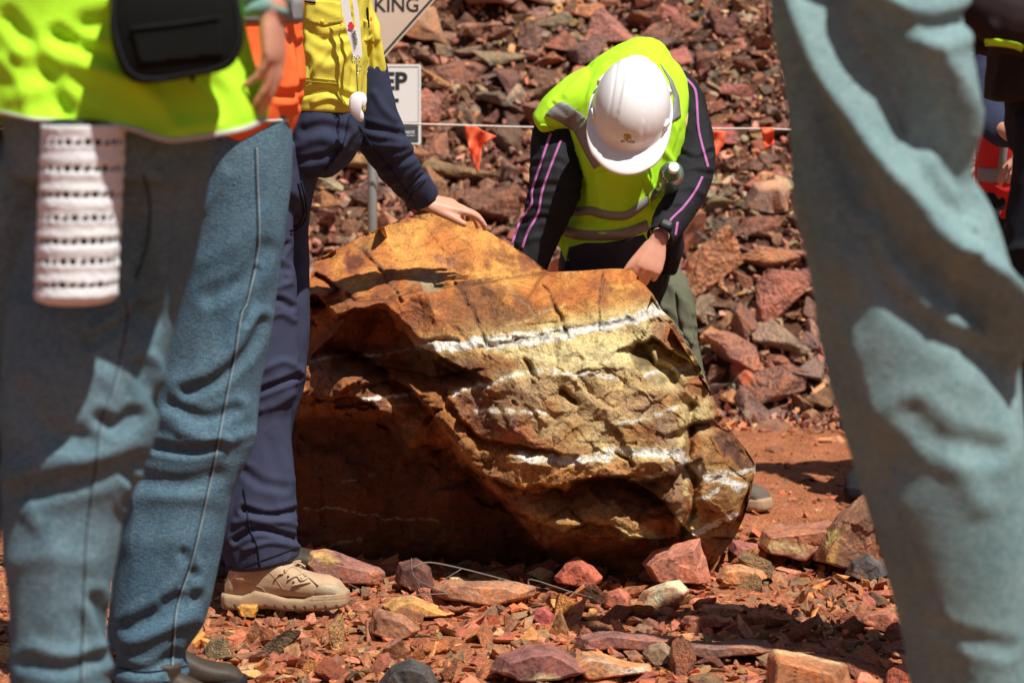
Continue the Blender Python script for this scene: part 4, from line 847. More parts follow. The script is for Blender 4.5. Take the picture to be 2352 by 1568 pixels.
def boot(root, heel, fwd, s=1.0, up_m=None, sole_m=None, name='boot', vox=.0035, up=(0, 0, 1), shaft=.17, laces=True):
    o, x, y, z = M4(heel, fwd, up)
    def q(a, b, c): return o+(x*a+y*b+z*c)*s
    R = [(.004, .03, .075, .026), (.02, .028, .115, .034), (.055, .028, .150, .038), (.09, .028, .150, .038), (.125, .028, .135, .040), (.16, .028, .116, .043), (.195, .028, .097, .047), (.23, .028, .086, .049), (.262, .028, .082, .047), (.288, .028, .070, .040), (.303, .03, .050, .028)]
    pa = [ring_tube([q(a, 0, (b+c)/2) for a, b, c, w_ in R], [y]*len(R), [z]*len(R), [r[3]*s for r in R], [(r[2]-r[1])/2*s for r in R], 22, 2.5, .3),
          wtube([q(.055, 0, .08), q(.058, 0, .13), q(.062, 0, shaft)], [.046*s, .045*s, .048*s], 16, 2, .2)]
    V, Fc = fuse(pa, vox, 3); b = mk(name, V, Fc, up_m, root)
    S = [(-.006, .002, .045, .028), (.006, .0, .046, .037), (.05, .0, .040, .041), (.085, .004, .056, .041), (.115, .004, .050, .041), (.16, .0, .036, .046), (.21, .0, .034, .052), (.235, .0, .046, .053), (.27, .001, .052, .050), (.297, .004, .052, .040), (.311, .010, .046, .026)]
    pb = [ring_tube([q(a, 0, (b_+c)/2) for a, b_, c, w_ in S], [y]*len(S), [z]*len(S), [r[3]*s for r in S], [(r[2]-r[1])/2*s for r in S], 24, 4.0, .15)]
    V2, F2 = fuse(pb, vox, 2)
    # tread notches along the lower edge
    loc = (V2-np.array(o))/s; lx = loc@np.array(x); ly = loc@np.array(y); lz = loc@np.array(z); no = np.exp(-(((lx+.008) % .026-.013)/.0022)**2)*(lz < .016)
    V2 = V2-np.array(y)*np.sign(ly)[:, None]*(no*.004*s)[:, None]
    rib = np.exp(-(((lz-.034) % .007-.0035)/.0014)**2)*(lx > .225)*(lz > .028)*(lz < .05); V2 = V2-np.array(y)*np.sign(ly)[:, None]*(rib*.0016*s)[:, None]
    mk('sole', V2, F2, sole_m, b)
    return b, V, Fc, q
def fuse_cloth(parts, vox, strokes, name, m, root, na=.004, ns=(7, 7, 4), seed=1, it=4, attrs=None):
    V, Fc = fuse(parts, vox, it); V = folds(V, Fc, strokes, na, ns, seed)
    o = mk(name, V, Fc, m, root, True, 0, None, attrs(V) if attrs else None); return o, V, Fc
c3 = lambda X, Y: ((1900+X/1.493)*.59756, (150+Y/1.493)*.59756)
c2 = lambda X, Y: ((1000+X/1.742)*.59756, Y/1.742*.59756)
L3 = lambda pl: [c3(*p) for p in pl]; L2 = lambda pl: [c2(*p) for p in pl]

# ================================================================== man in the white hard hat
def bending_man():
    root = thing('person', 'person bending over the boulder in lime vest and black sleeves with pink piping', 'person', P(1480, 1160, 7.45), None)
    Uh = Vector((.06, -.78, .62)).normalized(); Fh = Vector((-.14, -.62, -.78)); Fh = (Fh-Uh*Fh.dot(Uh)).normalized(); Hc = P(1450, 250, 6.72)
    J = dict(hl=P(1480, 640, 7.3), hr=P(1350, 640, 7.3), kl=P(1570, 860, 7.2), kr=P(1300, 880, 7.2), al=P(1622, 1085, 7.42), ar=P(1240, 1110, 7.42), tl=P(1690, 1128, 7.34), tr=P(1200, 1150, 7.3),
             sl=P(1555, 225, 7.0), sr=P(1285, 260, 6.98), el=P(1598, 390, 6.92), er=P(1245, 480, 6.9), wl=P(1512, 552, 6.66), wr=P(1200, 690, 6.9), neck=P(1440, 250, 6.93), head=Hc-Uh*.075)
    hl = hand(J['wl'], P(1482, 640, 6.62)-J['wl'], Vector((.25, -.85, .35)), Vector((-1, 0, -.1)), .96, ((35, 40, 25), (45, 40, 25), (50, 40, 25), (55, 45, 30)), (4, 0, -4, -8), (.92, .42, -.1), (8, 16))
    hr = hand(J['wr'], Vector((-.1, -.1, -1)), Vector((0, -1, 0)), Vector((1, 0, 0)), .96)
    body(root, J, hl+hr, .0042, SK, Uh, Fh)
    J = None
    nail = None
    # jacket
    ja = [limb([(1470, 160, 7.05, 70, .10), (1440, 260, 7.0, 120, .13), (1430, 400, 7.02, 95, .13), (1415, 520, 7.12, 105, .14), (1410, 600, 7.2, 128, .15), (1420, 660, 7.28, 125, .15)]),
          limb([(1330, 240, 7.0, 35), (1282, 290, 6.98, 50), (1278, 370, 6.95, 60), (1272, 440, 6.92, 60), (1244, 520, 6.9, 49), (1214, 605, 6.88, 43), (1196, 690, 6.88, 38)]),
          limb([(1545, 190, 7.03, 40), (1578, 235, 7.01, 40), (1594, 300, 6.97, 40), (1597, 375, 6.92, 44), (1575, 440, 6.84, 45), (1545, 495, 6.76, 40), (1522, 540, 6.69, 33)]),
          limb([(1530, 500, 7.05, 35, .05), (1540, 560, 7.08, 30, .05), (1530, 610, 7.12, 28, .05)])]
    fs = [([(1215, 430), (1270, 425), (1325, 440)], 9, -.006), ([(1205, 470), (1260, 470), (1310, 490)], 8, .006), ([(1200, 510), (1250, 500), (1290, 520)], 8, -.006), ([(1190, 560), (1240, 545), (1275, 570)], 8, .005), ([(1225, 380), (1270, 370), (1310, 385)], 8, -.004), ([(1560, 350), (1600, 365), (1632, 350)], 7, -.007), ([(1560, 400), (1600, 395), (1630, 400)], 7, -.007), ([(1545, 440), (1585, 430), (1610, 445)], 7, .006), ([(1530, 480), (1565, 475)], 6, -.005), ([(1230, 300), (1250, 360), (1240, 420)], 7, .004)]
    jo, jv, jf = fuse_cloth(ja, .0045, fs, 'jacket', BLK, root, .004, (14, 14, 9), 5)
    SJ = Surf(jv, jf)
    for pl in ([(325, 540), (270, 700), (215, 870), (212, 950), (150, 1040), (100, 1180)], [(383, 580), (320, 740), (272, 880), (250, 1000), (190, 1110), (160, 1200)], [(1080, 210), (1140, 270), (1160, 330), (1170, 500), (1190, 600), (1228, 735)], [(1195, 790), (1150, 880), (1080, 970), (1010, 1040), (990, 1090)], [(1052, 1050), (1040, 1130)]):
        strip(SJ, L3(pl), 2.7, 4, .003, PINK, jo, 'piping', .0015)
    # vest
    ve = [limb([(1478, 140, 7.06, 62, .11), (1458, 200, 7.0, 118, .145), (1440, 270, 6.96, 138, .155), (1438, 340, 6.955, 118, .16), (1437, 400, 6.97, 104, .155), (1428, 460, 7.0, 104, .155), (1405, 520, 7.06, 122, .155), (1392, 570, 7.12, 124, .15), (1350, 600, 7.14, 95, .14)]),
          limb([(1420, 200, 6.98, 62, .10), (1350, 222, 6.96, 62, .09), (1285, 252, 6.95, 48, .08), (1238, 282, 6.95, 26, .065)]),
          limb([(1500, 150, 7.04, 40, .09), (1538, 200, 7.0, 42, .09), (1540, 290, 6.965, 36, .085), (1530, 370, 6.96, 30, .08)])]
    vs = [([(1350, 440), (1400, 480), (1480, 470), (1530, 420)], 18, .006), ([(1310, 500), (1380, 510), (1450, 515), (1510, 490)], 13, -.008), ([(1330, 400), (1340, 440), (1330, 480)], 9, -.006), ([(1480, 395), (1500, 440), (1495, 500)], 5, .006), ([(1290, 570), (1330, 545), (1420, 550)], 10, -.006), ([(1480, 370), (1440, 385), (1390, 400)], 9, .006), ([(1520, 340), (1545, 385), (1535, 430)], 8, .007), ([(1270, 240), (1300, 262)], 6, -.004), ([(1345, 170), (1300, 220)], 8, .005), ([(1520, 430), (1500, 470)], 6, -.006)]
    vo, vv, vf = fuse_cloth(ve, .0042, vs, 'safety_vest', HV, root, .0035, (9, 9, 6), 8)
    SV = Surf(np.vstack([vv]), vf)
    patch(SV, L3([(290, 437), (330, 392), (375, 362), (412, 365), (525, 450), (455, 530), (380, 480)]), 6, .003, GREYT, vo, 'reflective_tape')
    patch(SV, L3([(458, 532), (528, 462), (540, 560), (590, 655), (650, 692), (572, 748), (515, 650)]), 6, .003, GREYT, vo, 'reflective_tape')
    patch(SV, L3([(950, 138), (1022, 235), (1060, 330), (1072, 448), (1024, 478), (1030, 330), (1000, 230)]), 6, .003, GREYT, vo, 'reflective_tape')
    strip(SV, L3([(400, 925), (450, 990), (545, 985), (640, 1010), (760, 1012), (872, 930), (965, 850)]), 9.5, 5, .003, GREYT, vo, 'reflective_tape')
    strip(SV, L3([(350, 1085), (480, 1122), (620, 1128), (760, 1112), (885, 1068)]), 11.5, 5, .003, GREYT, vo, 'reflective_tape')
    strip(SV, L3([(880, 700), (908, 800), (890, 900), (905, 1010)]), 2.6, 4, .004, HV, vo, 'zip', .003); strip(SV, L3([(262, 497), (310, 505), (420, 590), (500, 700), (512, 800), (490, 890)]), 2.2, 4, .003, HV, vo, 'edge_binding', .003)
    strip(SV, L3([(590, 770), (660, 745), (720, 710)]), 1.6, 4, .003, HV, vo, 'zip', .002)
    # dark jacket front that hangs over the vest hem
    patch(SV, L3([(430, 1195), (525, 1170), (620, 1172), (700, 1160), (860, 1125), (900, 1200), (900, 1340), (395, 1340)]), 7, .006, NAVY, jo, 'jacket_hem', .003, wob=.001)
    # olive trousers
    tr = [limb([(1420, 600, 7.28, 110, .14), (1420, 680, 7.32, 110, .14)]), limb([(1490, 620, 7.3, 62), (1535, 690, 7.25, 58), (1550, 780, 7.22, 50), (1572, 870, 7.22, 46), (1602, 960, 7.3, 38), (1622, 1065, 7.4, 33), (1628, 1115, 7.42, 34)]), limb([(1350, 640, 7.3, 58), (1310, 780, 7.24, 52), (1285, 900, 7.24, 44), (1240, 1120, 7.42, 35)])]
    fo = [([(1520, 640), (1560, 680), (1585, 720)], 9, .008), ([(1530, 720), (1560, 750), (1590, 760)], 8, -.007), ([(1500, 700), (1530, 740)], 9, -.008), ([(1550, 660), (1565, 760)], 4, -.005), ([(1540, 780), (1590, 790)], 8, .006)]
    to, tv, tf = fuse_cloth(tr, .006, fo, 'trousers', OLIVE, root, .005, (9, 9, 5), 3); ST = Surf(tv, tf)
    patch(ST, [(1553, 668), (1578, 690), (1596, 760), (1592, 795), (1572, 770), (1556, 720)], 8, .004, OLIVE, to, 'cargo_pocket', .004)
    boot(root, P(1600, 1150, 7.50), Vector((.70, -.70, 0)), .92, GRYB, TAND, 'boot'); boot(root, P(1245, 1155, 7.42), Vector((-.2, -1, 0)), 1.0, GRYB, TAND, 'boot')
    # watch
    wd = (P(1500, 560, 6.63)-P(1540, 500, 6.76)).normalized(); wc = P(1518, 541, 6.66); fr = M4(wc, wd, (0, -.8, .5))
    ws_, xx, yy, zz = fr; pts = [wc+(yy*math.cos(a)*.034+zz*math.sin(a)*.030) for a in np.linspace(0, 2*math.pi, 25)[:-1]]
    V = []; Fc = []
    for i, p in enumerate(pts):
        o_ = (p-wc).normalized()
        for a, b_ in ((-.011, 0), (.011, 0), (.011, .0035), (-.011, .0035)): V.append(p+xx*a+o_*b_)
    for i in range(24):
        j = (i+1) % 24
        for k in range(4): Fc.append((i*4+k, i*4+(k+1) % 4, j*4+(k+1) % 4, j*4+k))
    wroot = thing('wristwatch', 'black digital sports watch on the bending person\'s wrist', 'watch', wc); mk('strap', np.array(V), Fc, BLK, wroot)
    wx = (xx*.75+yy*.35).normalized(); face = wc+zz*.035+yy*.006; cs = [face, face+zz*.006, face+zz*.011]; mk('case', *ring_tube(cs, [xx]*3, [yy]*3, [.019, .020, .016], [.019, .020, .016], 20, 3.2, .05), BLK, wroot)
    cs = [face+zz*.011, face+zz*.0125]; mk('display', *ring_tube(cs, [xx]*2, [yy]*2, [.011, .011], [.013, .013], 16, 4, .02), mat('watch glass', (.10, .11, .10), .15, .6, .05), wroot)
    # bottle
    bc = P(1543, 398, 6.70); ax = Vector((.05, -.93, .36)).normalized(); u = ax.cross(Vector((0, 0, 1))).normalized(); v = u.cross(ax)
    gp, n_, b_ = newmat('green clear plastic'); b_.inputs['Base Color'].default_value = (.10, .26, .18, 1); b_.inputs['Roughness'].default_value = .1; b_.inputs['Transmission Weight'].default_value = .45; b_.inputs['IOR'].default_value = 1.33
    br = thing('water_bottle', 'green clear plastic bottle tucked in the vest with its white cap forward', 'bottle', bc); prof = [(-.16, .026), (-.12, .033), (-.05, .034), (-.02, .035), (.0, .034), (.018, .029), (.030, .019), (.034, .014)]
    mk('bottle_body', *ring_tube([bc+ax*a for a, r in prof], [u]*8, [v]*8, [r for a, r in prof], [r for a, r in prof], 24, 2, .1), gp, br)
    mk('cap', *ring_tube([bc+ax*a for a in (.034, .037, .050, .052)], [u]*4, [v]*4, [.014, .0155, .0150, .0130], [.014, .0155, .0150, .0130], 24, 2, .05), WHT, br)
    # hard hat
    hr_ = thing('hard_hat', 'white hard hat with a small gold emblem worn by the bending person', 'hard hat', Hc); Rr = Fh.cross(Uh)
    nP, nT = 96, 40; V = []; Fc = []
    for i in range(nT+9):
        for j in range(nP):
            ph = 2*math.pi*j/nP; cx_, sy_ = math.cos(ph), math.sin(ph)   # cos: front
            af, as_, H = .142, .106, .138
            if i <= nT:
                th = math.pi/2*i/nT; r = math.sin(th)**.95; x_ = r*sy_*as_; f_ = r*cx_*af; h_ = H*math.cos(th)**.9 if th < math.pi/2 else 0
                # raised centre ridge and side ridges
                e = .0035*ss((.030+.006*(f_/.14)-abs(x_))/.004+.5)*ss(h_/.05)*(1 if f_ > -.12 else .6)
                e += -.0022*math.exp(-((abs(x_)-.058)/.003)**2)*ss((h_-.03)/.05); e += .003*ss((.014-h_)/.01)
                n3 = Vector((x_/as_**2, f_/af**2, h_/H**2+1e-6)).normalized(); p = Vector((x_, f_, h_))+n3*e
            else:
                t = (i-nT)/8; ex = (.011+.056*max(0, cx_)**2.0)*min(1, t*1.1) ; rr = 1; x_ = sy_*(as_+ex*(1 if abs(sy_) > .5 else .9)); f_ = cx_*(af+ex); h_ = -.004-.010*t-(.012*t*t*max(0, cx_))
                if i == nT+8: h_ -= .0015
                p = Vector((x_, f_, h_))
            V.append(Hc+Rr*p.x+Fh*p.y+Uh*p.z)
    for i in range(nT+8):
        for j in range(nP): Fc.append((i*nP+j, (i+1)*nP+j, (i+1)*nP+(j+1) % nP, i*nP+(j+1) % nP))
    V = np.array(V); nn_ = normals(V, Fc); Fc = Fc if ((V-V.mean(0))*nn_).sum() > 0 else [f[::-1] for f in Fc]
    ho = mk('shell', np.array(V), Fc, WHT, hr_, True, -.0028); SH_ = Surf(np.array(V), Fc)
    # side slots
    for sx in (-1, 1):
        for fa in (.35, -.5):
            c = Hc+Rr*(sx*.106)*math.sqrt(1-fa*fa)+Fh*(.142*fa)+Uh*.014; xx2 = (Rr*(-sx*fa)+Fh*.85).normalized(); mk('accessory_slot', *ring_tube([c-xx2*.014, c+xx2*.014], [Uh]*2, [xx2.cross(Uh)]*2, [.012, .012], [.007, .007], 12, 5, .1), WHT, hr_)
    GOLD = mat('gold print', (.40, .26, .04), .5, .4, .05)
    for k in range(5): strip(SH_, [(1434+k*1.5, 309+k*3.3), (1441+k, 307.5+k*2.6), (1450, 311+k*2.2)], 1.1, 2, .0012, GOLD, hr_, 'emblem', .0006)
    strip(SH_, [(1449, 309), (1441, 306.5), (1434, 311), (1434, 318), (1441, 322)], .9, 2, .0012, GOLD, hr_, 'emblem', .0006)
    text_on(SH_, 'MT TODD', 1442, 328.5, 7.2, .05, mat('brown print', (.16, .10, .05), .6), hr_, 'lettering', .0014, 1.0, .15)
bending_man()

# ================================================================== man in yellow and navy, one hand on the boulder
def reaching_man():
    root = thing('person', 'person in yellow and navy work shirt with white lanyard resting one hand on the boulder', 'person', P(620, 1415, 5.97))
    J = dict(hr=P(648, 440, 6.215), hl=P(592, 440, 6.03), kl=P(598, 880, 5.99), kr=P(648, 870, 6.225), al=P(592, 1330, 5.98), ar=P(560, 1330, 6.3), tl=P(690, 1395, 5.93), tr=P(640, 1385, 6.26),
             sl=P(650, -190, 6.0), sr=P(770, -190, 6.22), el=P(560, 60, 5.95), er=P(858, 240, 6.3), wl=P(600, 280, 5.9), wr=P(968, 462, 6.47), neck=P(745, -300, 6.08), head=P(790, -400, 6.02))
    d = P(1085, 480, 6.50)-P(968, 462, 6.47)
    h = hand(J['wr']+Vector((0, 0, .0)), d, Vector((0, -.35, 1)), Vector((.1, -1, -.3)), 1.0, ((2, 22, 18), (9, 26, 18), (16, 26, 18), (24, 28, 20)), (5, 1, -3, -8), (.93, .36, -.2), (2, 6))
    h2 = hand(J['wl'], Vector((0, 0, -1)), Vector((-1, 0, 0)), Vector((0, -1, 0)), .95)
    body(root, J, h+h2, .0042, SKs, (.15, -.1, 1), (.8, -.5, -.3))
    mk('hair', *ball(J['head']+Vector((-.01, .01, .035)), (.088, .1, .085)), HAIR, root)
    # trousers
    tr = [limb([(650, 330, 6.08, 95, .14), (655, 400, 6.08, 72, .14), (640, 470, 6.05, 72, .12)]),
          limb([(612, 420, 6.02, 66), (600, 520, 6.0, 72), (598, 650, 5.99, 80), (604, 790, 5.985, 80), (606, 870, 5.98, 81), (594, 950, 5.98, 72), (592, 1060, 5.975, 79), (590, 1170, 5.965, 90), (594, 1240, 5.96, 88), (605, 1290, 5.96, 84)], 28, 2, 3, .1),
          limb([(650, 420, 6.18, 60), (652, 560, 6.22, 59), (652, 780, 6.22, 60), (634, 920, 6.22, 54), (590, 1100, 6.26, 50), (556, 1290, 6.3, 52)], 24, 2, 3, .1)]
    fs = [([(600, 700), (640, 690), (668, 705)], 9, -0.0070), ([(590, 745), (640, 720), (672, 735)], 8, 0.0063), ([(600, 850), (650, 830), (688, 850)], 9, 0.0070), ([(590, 900), (640, 880), (680, 865)], 8, -0.0084), ([(600, 940), (640, 925), (670, 905)], 10, 0.0063), ([(560, 1170), (620, 1185), (688, 1170)], 9, -0.0084), ([(540, 1200), (600, 1190), (680, 1205)], 8, 0.0070), ([(540, 1240), (590, 1215), (640, 1225), (684, 1238)], 8, -0.0084), ([(560, 1262), (620, 1245), (686, 1258)], 6, 0.0063), ([(630, 1000), (650, 1050), (668, 1100)], 14, 0.0042), ([(600, 640), (630, 660), (665, 650)], 8, 0.0049), ([(560, 620), (620, 600), (660, 620)], 9, -0.0049), ([(660, 560), (640, 600), (655, 640)], 7, -0.0049), ([(560, 1080), (600, 1110), (650, 1120)], 12, -0.0042)]
    to, tv, tf = fuse_cloth(tr, .0048, fs, 'trousers', NAVYT, root, .0045, (10, 10, 6), 12); ST = Surf(tv, tf)
    strip(ST, [(560, 1120), (566, 1160), (574, 1215), (590, 1250), (598, 1300)], 1.6, 4, .002, SEAMD, to, 'side_seam', .003); strip(ST, [(521, 1305), (560, 1296), (610, 1283), (686, 1255)], 1.2, 4, .002, SEAMD, to, 'hem_stitching', .001)
    strip(ST, [(686, 420), (697, 470), (694, 505), (668, 530)], 2.2, 4, .003, SEAMD, to, 'pocket_seam', .003); strip(ST, [(692, 415), (704, 470), (700, 510), (668, 538)], 1.0, 4, .003, NAVY, to, 'pocket_seam', .003)
    # shirt: navy below and on the forearm, yellow above
    nv = [limb([(735, 240, 6.1, 101, .145), (733, 300, 6.09, 99, .15), (722, 350, 6.08, 82, .14), (712, 385, 6.08, 55, .12)], 24, 2, 3, .2), limb([(846, 150, 6.27, 40), (852, 220, 6.28, 48), (868, 300, 6.30, 57), (898, 358, 6.34, 50), (935, 408, 6.41, 43), (975, 455, 6.47, 35)], 24, 2, 3, .1), limb([(560, 60, 5.95, 50), (600, 250, 5.9, 36)])]
    ns_ = [([(860, 215), (880, 250), (905, 275)], 9, 0.0056), ([(840, 290), (880, 300), (930, 310)], 9, -0.0056), ([(835, 330), (880, 335), (945, 335)], 8, 0.0056), ([(880, 385), (920, 370), (960, 350)], 8, -0.0056), ([(900, 420), (935, 400), (970, 375)], 7, 0.0049), ([(925, 440), (950, 420), (985, 395)], 5, -0.0042), ([(700, 300), (740, 290), (790, 300)], 12, -0.0056), ([(680, 340), (730, 320), (780, 330)], 12, 0.0063), ([(690, 370), (740, 360), (770, 345)], 9, -0.0049), ([(800, 262), (790, 320), (765, 365)], 6, 0.0056)]
    no, nvv, nvf = fuse_cloth(nv, .0042, ns_, 'shirt_lower', NAVY, root, .004, (12, 12, 8), 21); SN = Surf(nvv, nvf)
    strip(SN, [(825, 290), (860, 345), (895, 385), (955, 470)], 1.0, 4, .002, SEAMD, no, 'sleeve_seam', .002); strip(SN, [(932, 472), (950, 440), (978, 412)], 1.2, 4, .002, SEAMD, no, 'cuff_seam', .002); strip(SN, [(802, 268), (792, 320), (770, 362), (748, 390)], 1.6, 4, .003, SEAMD, no, 'front_placket', .003)
    ye = [limb([(745, -240, 6.12, 100, .12), (745, -120, 6.11, 118, .16), (742, 0, 6.1, 104, .165), (742, 120, 6.1, 101, .165), (738, 200, 6.1, 101, .16), (736, 252, 6.1, 101, .155)], 28, 2, 3, .05), limb([(785, -190, 6.2, 46), (798, -90, 6.21, 42), (808, 0, 6.23, 40), (830, 80, 6.25, 42), (843, 150, 6.27, 42), (846, 190, 6.28, 41)], 24, 2, 3, .1), limb([(650, -190, 6.0, 50), (560, 40, 5.95, 55)])]
    ys = [([(705, 60), (740, 90), (790, 80)], 10, -.006), ([(700, 110), (750, 150), (800, 120)], 12, .007), ([(760, 110), (720, 160), (700, 190)], 7, .006), ([(700, 215), (750, 205), (800, 225)], 9, -.006), ([(720, 235), (760, 225), (800, 245)], 6, .006), ([(805, 40), (812, 130), (806, 200)], 6, -.004), ([(850, 60), (870, 110), (878, 160)], 7, .006), ([(845, 100), (850, 160)], 6, -.006), ([(870, 20), (865, 90)], 6, .005), ([(730, 20), (780, 40)], 6, .004), ([(786, 130), (770, 190), (780, 240)], 7, .006), ([(708, 130), (715, 180)], 6, -.005)]
    yo, yv, yf = fuse_cloth(ye, .0042, ys, 'shirt_upper', YEL, root, .0035, (14, 14, 10), 22); SY = Surf(yv, yf)
    patch(SY, [(700, -2), (782, 5), (786, 52), (744, 60), (698, 48)], 6, .005, YEL, yo, 'pocket_flap', .003); patch(SY, [(698, 46), (782, 54), (776, 192), (697, 184)], 6, .003, YEL, yo, 'chest_pocket', .002)
    for pl in ([(697, 186), (776, 193)], [(698, 178), (776, 186)], [(699, 44), (744, 56), (785, 48)]): strip(SY, pl, .9, 4, .005, mat('ochre stitching', (.42, .36, .05), .9), yo, 'stitching', .002)
    bq = SY.hit(740, 50, .008); mk('button', *ball(bq, (.0055, .003, .0055), None, 8), mat('yellow button', (.72, .52, .04), .4), yo)
    patch(SY, [(697, -12), (724, -10), (725, 9), (697, 5)], 5, .008, BLK, yo, 'brand_tag', .001); text_on(SY, 'KingGee', 711, 3, 8, .1, WHTC, yo, 'lettering', .010, 1, .1)
    patch(SY, [(835, 45), (858, 52), (860, 100), (838, 95)], 5, .004, YEL, yo, 'pen_pocket', .003); mk('pen', *wtube([SY.hit(843, 20, .01), SY.hit(846, 62, .008)], [.0035, .0035], 8, 2), BLK, yo); mk('pen', *wtube([SY.hit(852, 42, .01), SY.hit(852, 70, .008)], [.003, .003], 8, 2), HVo, yo)
    # lanyard
    lr = thing('lanyard', 'white printed lanyard hanging down the yellow shirt with a round white case', 'lanyard', P(805, 250, 5.88))
    Y0 = 5.90
    def flat(px, w_, y_): return [P(px[0]-w_, px[1], y_), P(px[0]+w_, px[1], y_)]
    def ribbon(pl, hw, Yr, name, m):
        pl = spl(pl, 5); V = []
        for i, (x, y) in enumerate(pl):
            a, b = pl[max(i-1, 0)], pl[min(i+1, len(pl)-1)]; t = np.array(b)-np.array(a); t = t/max(np.hypot(*t), 1e-6)
            V += [P(x-t[1]*hw*-1, y-t[0]*hw, Yr), P(x+t[1]*hw*-1, y+t[0]*hw, Yr)]
        return mk(name, np.array(V), [(2*i, 2*i+1, 2*i+3, 2*i+2) for i in range(len(pl)-1)], m, lr, False, .0012)
    ribbon(L2([(560, -40), (575, 60), (605, 200), (635, 300), (650, 390)]), 9, Y0, 'strap', WHTC); ribbon(L2([(625, -40), (645, 80), (655, 200), (662, 300), (668, 385)]), 5.5, Y0+.012, 'strap', WHTC)
    RD = mat('red print', (.75, .03, .05), .6); pl = L2([(592, 155), (612, 145), (622, 160), (632, 180), (618, 200), (600, 198), (588, 190), (596, 175)]); mk('printed_map', np.array([P(x, y, Y0-.003) for x, y in pl]), [tuple(range(len(pl)))], RD, lr, False, .0006)
    for k, s_ in enumerate(('Australian', 'Institute of', 'Geoscientists')):
        V, Fc = text_geo(s_, 7.5, .12, 'LEFT'); a = math.radians(80); x0, y0 = c2(628-k*9, 205+k*5); W = [P(x0+v[0]*math.cos(a)+v[1]*math.sin(a), y0+v[0]*math.sin(a)-v[1]*math.cos(a), Y0-.003) for v in V]; mk('lettering', np.array(W), Fc, BLK, lr, False)
    for x in (c2(625, 400), c2(655, 400), c2(660, 460)): 
        c = P(x[0], x[1], Y0); mk('metal_clip', *join([wtube([c+Vector((.004*math.cos(t), 0, .010*math.sin(t))) for t in np.linspace(0, 6.28, 12)], [.0012]*12, 6, 1, 0)]), METAL, lr)
    mk('cord', *wtube([P(*c2(645, 430), Y0), P(*c2(648, 540), Y0), P(*c2(655, 620), Y0)], [.0012]*3, 6, 2), mat('dark cord', (.05, .05, .04), .8), lr)
    pl = L2([(655, 615), (690, 622), (712, 650), (712, 690), (698, 720), (680, 730), (694, 770), (688, 808), (665, 815), (630, 785), (600, 745), (594, 680), (612, 635)]); pl = spl(pl+[pl[0]], 3)[:-1]; k = len(pl); ce = pl.mean(0)
    V = [P(x, y, Y0+.006) for x, y in pl]+[P(x, y, Y0-.006) for x, y in pl]+[P(*(ce+(p-ce)*.8), Y0-.012) for p in pl]
    mk('whistle', np.array(V), [(i, (i+1) % k, k+(i+1) % k, k+i) for i in range(k)]+[(k+i, k+(i+1) % k, 2*k+(i+1) % k, 2*k+i) for i in range(k)]+[tuple(range(2*k, 3*k)), tuple(range(k-1, -1, -1))], WHT, lr)
    # tan boot
    hp = P(522, 1418, 5.955); hp.z = .004; b, bv, bf, q = boot(root, hp, P(803, 1418, 5.90)-P(522, 1418, 5.955)+Vector((0, 0, .0)), 1.0, TAN, TAND, 'boot', .0028); SB = Surf(bv, bf)
    patch(SB, [(728, 1350), (745, 1338), (790, 1348), (800, 1365), (735, 1385), (715, 1388)], 6, .0015, mat('worn tan rubber', (.40, .32, .20), .55, .4, .15, 60, .2), b, 'toe_cap', .001, True)
    LC = mat('tan lace', (.48, .35, .22), .9, .1, .15, 300, .5)
    for pl in ([(655, 1312), (668, 1300), (690, 1310), (702, 1322)], [(650, 1316), (640, 1318), (632, 1328)], [(662, 1330), (680, 1322), (700, 1330)], [(672, 1344), (690, 1340), (712, 1336)], [(666, 1302), (684, 1292), (700, 1300)], [(690, 1300), (700, 1315), (730, 1342)], [(660, 1306), (676, 1290), (690, 1288)], [(676, 1296), (704, 1318), (716, 1330)], [(684, 1320), (700, 1312), (708, 1324), (692, 1332), (684, 1322)]): mk('lace', *wtube([SB.hit(x, y, .003) for x, y in spl(pl, 3)], [.0026]*(3*(len(pl)-1)+1), 8, 1), LC, b)
    BST = mat('brown stitching', (.40, .28, .17), .9)
    for x, y in ((668, 1312), (676, 1325), (688, 1338)): mk('eyelet', *ball(SB.hit(x-14, y-2, .002), (.0028, .002, .0028), None, 6), BRNB, b)
    for pl in ([(560, 1338), (600, 1348), (612, 1360), (650, 1366), (676, 1352), (690, 1348)], [(618, 1312), (634, 1330), (650, 1352)], [(720, 1386), (724, 1366), (740, 1348)]): mk('stitching', *wtube([SB.hit(x, y, .0002) for x, y in spl(pl, 3)], [.0010]*(3*(len(pl)-1)+1), 6, 1), BST, b)
    hp = P(500, 1385, 6.33); hp.z = .004; boot(root, hp, Vector((.95, -.2, 0)), 1.0, BRNB, BRNB, 'boot')
reaching_man()
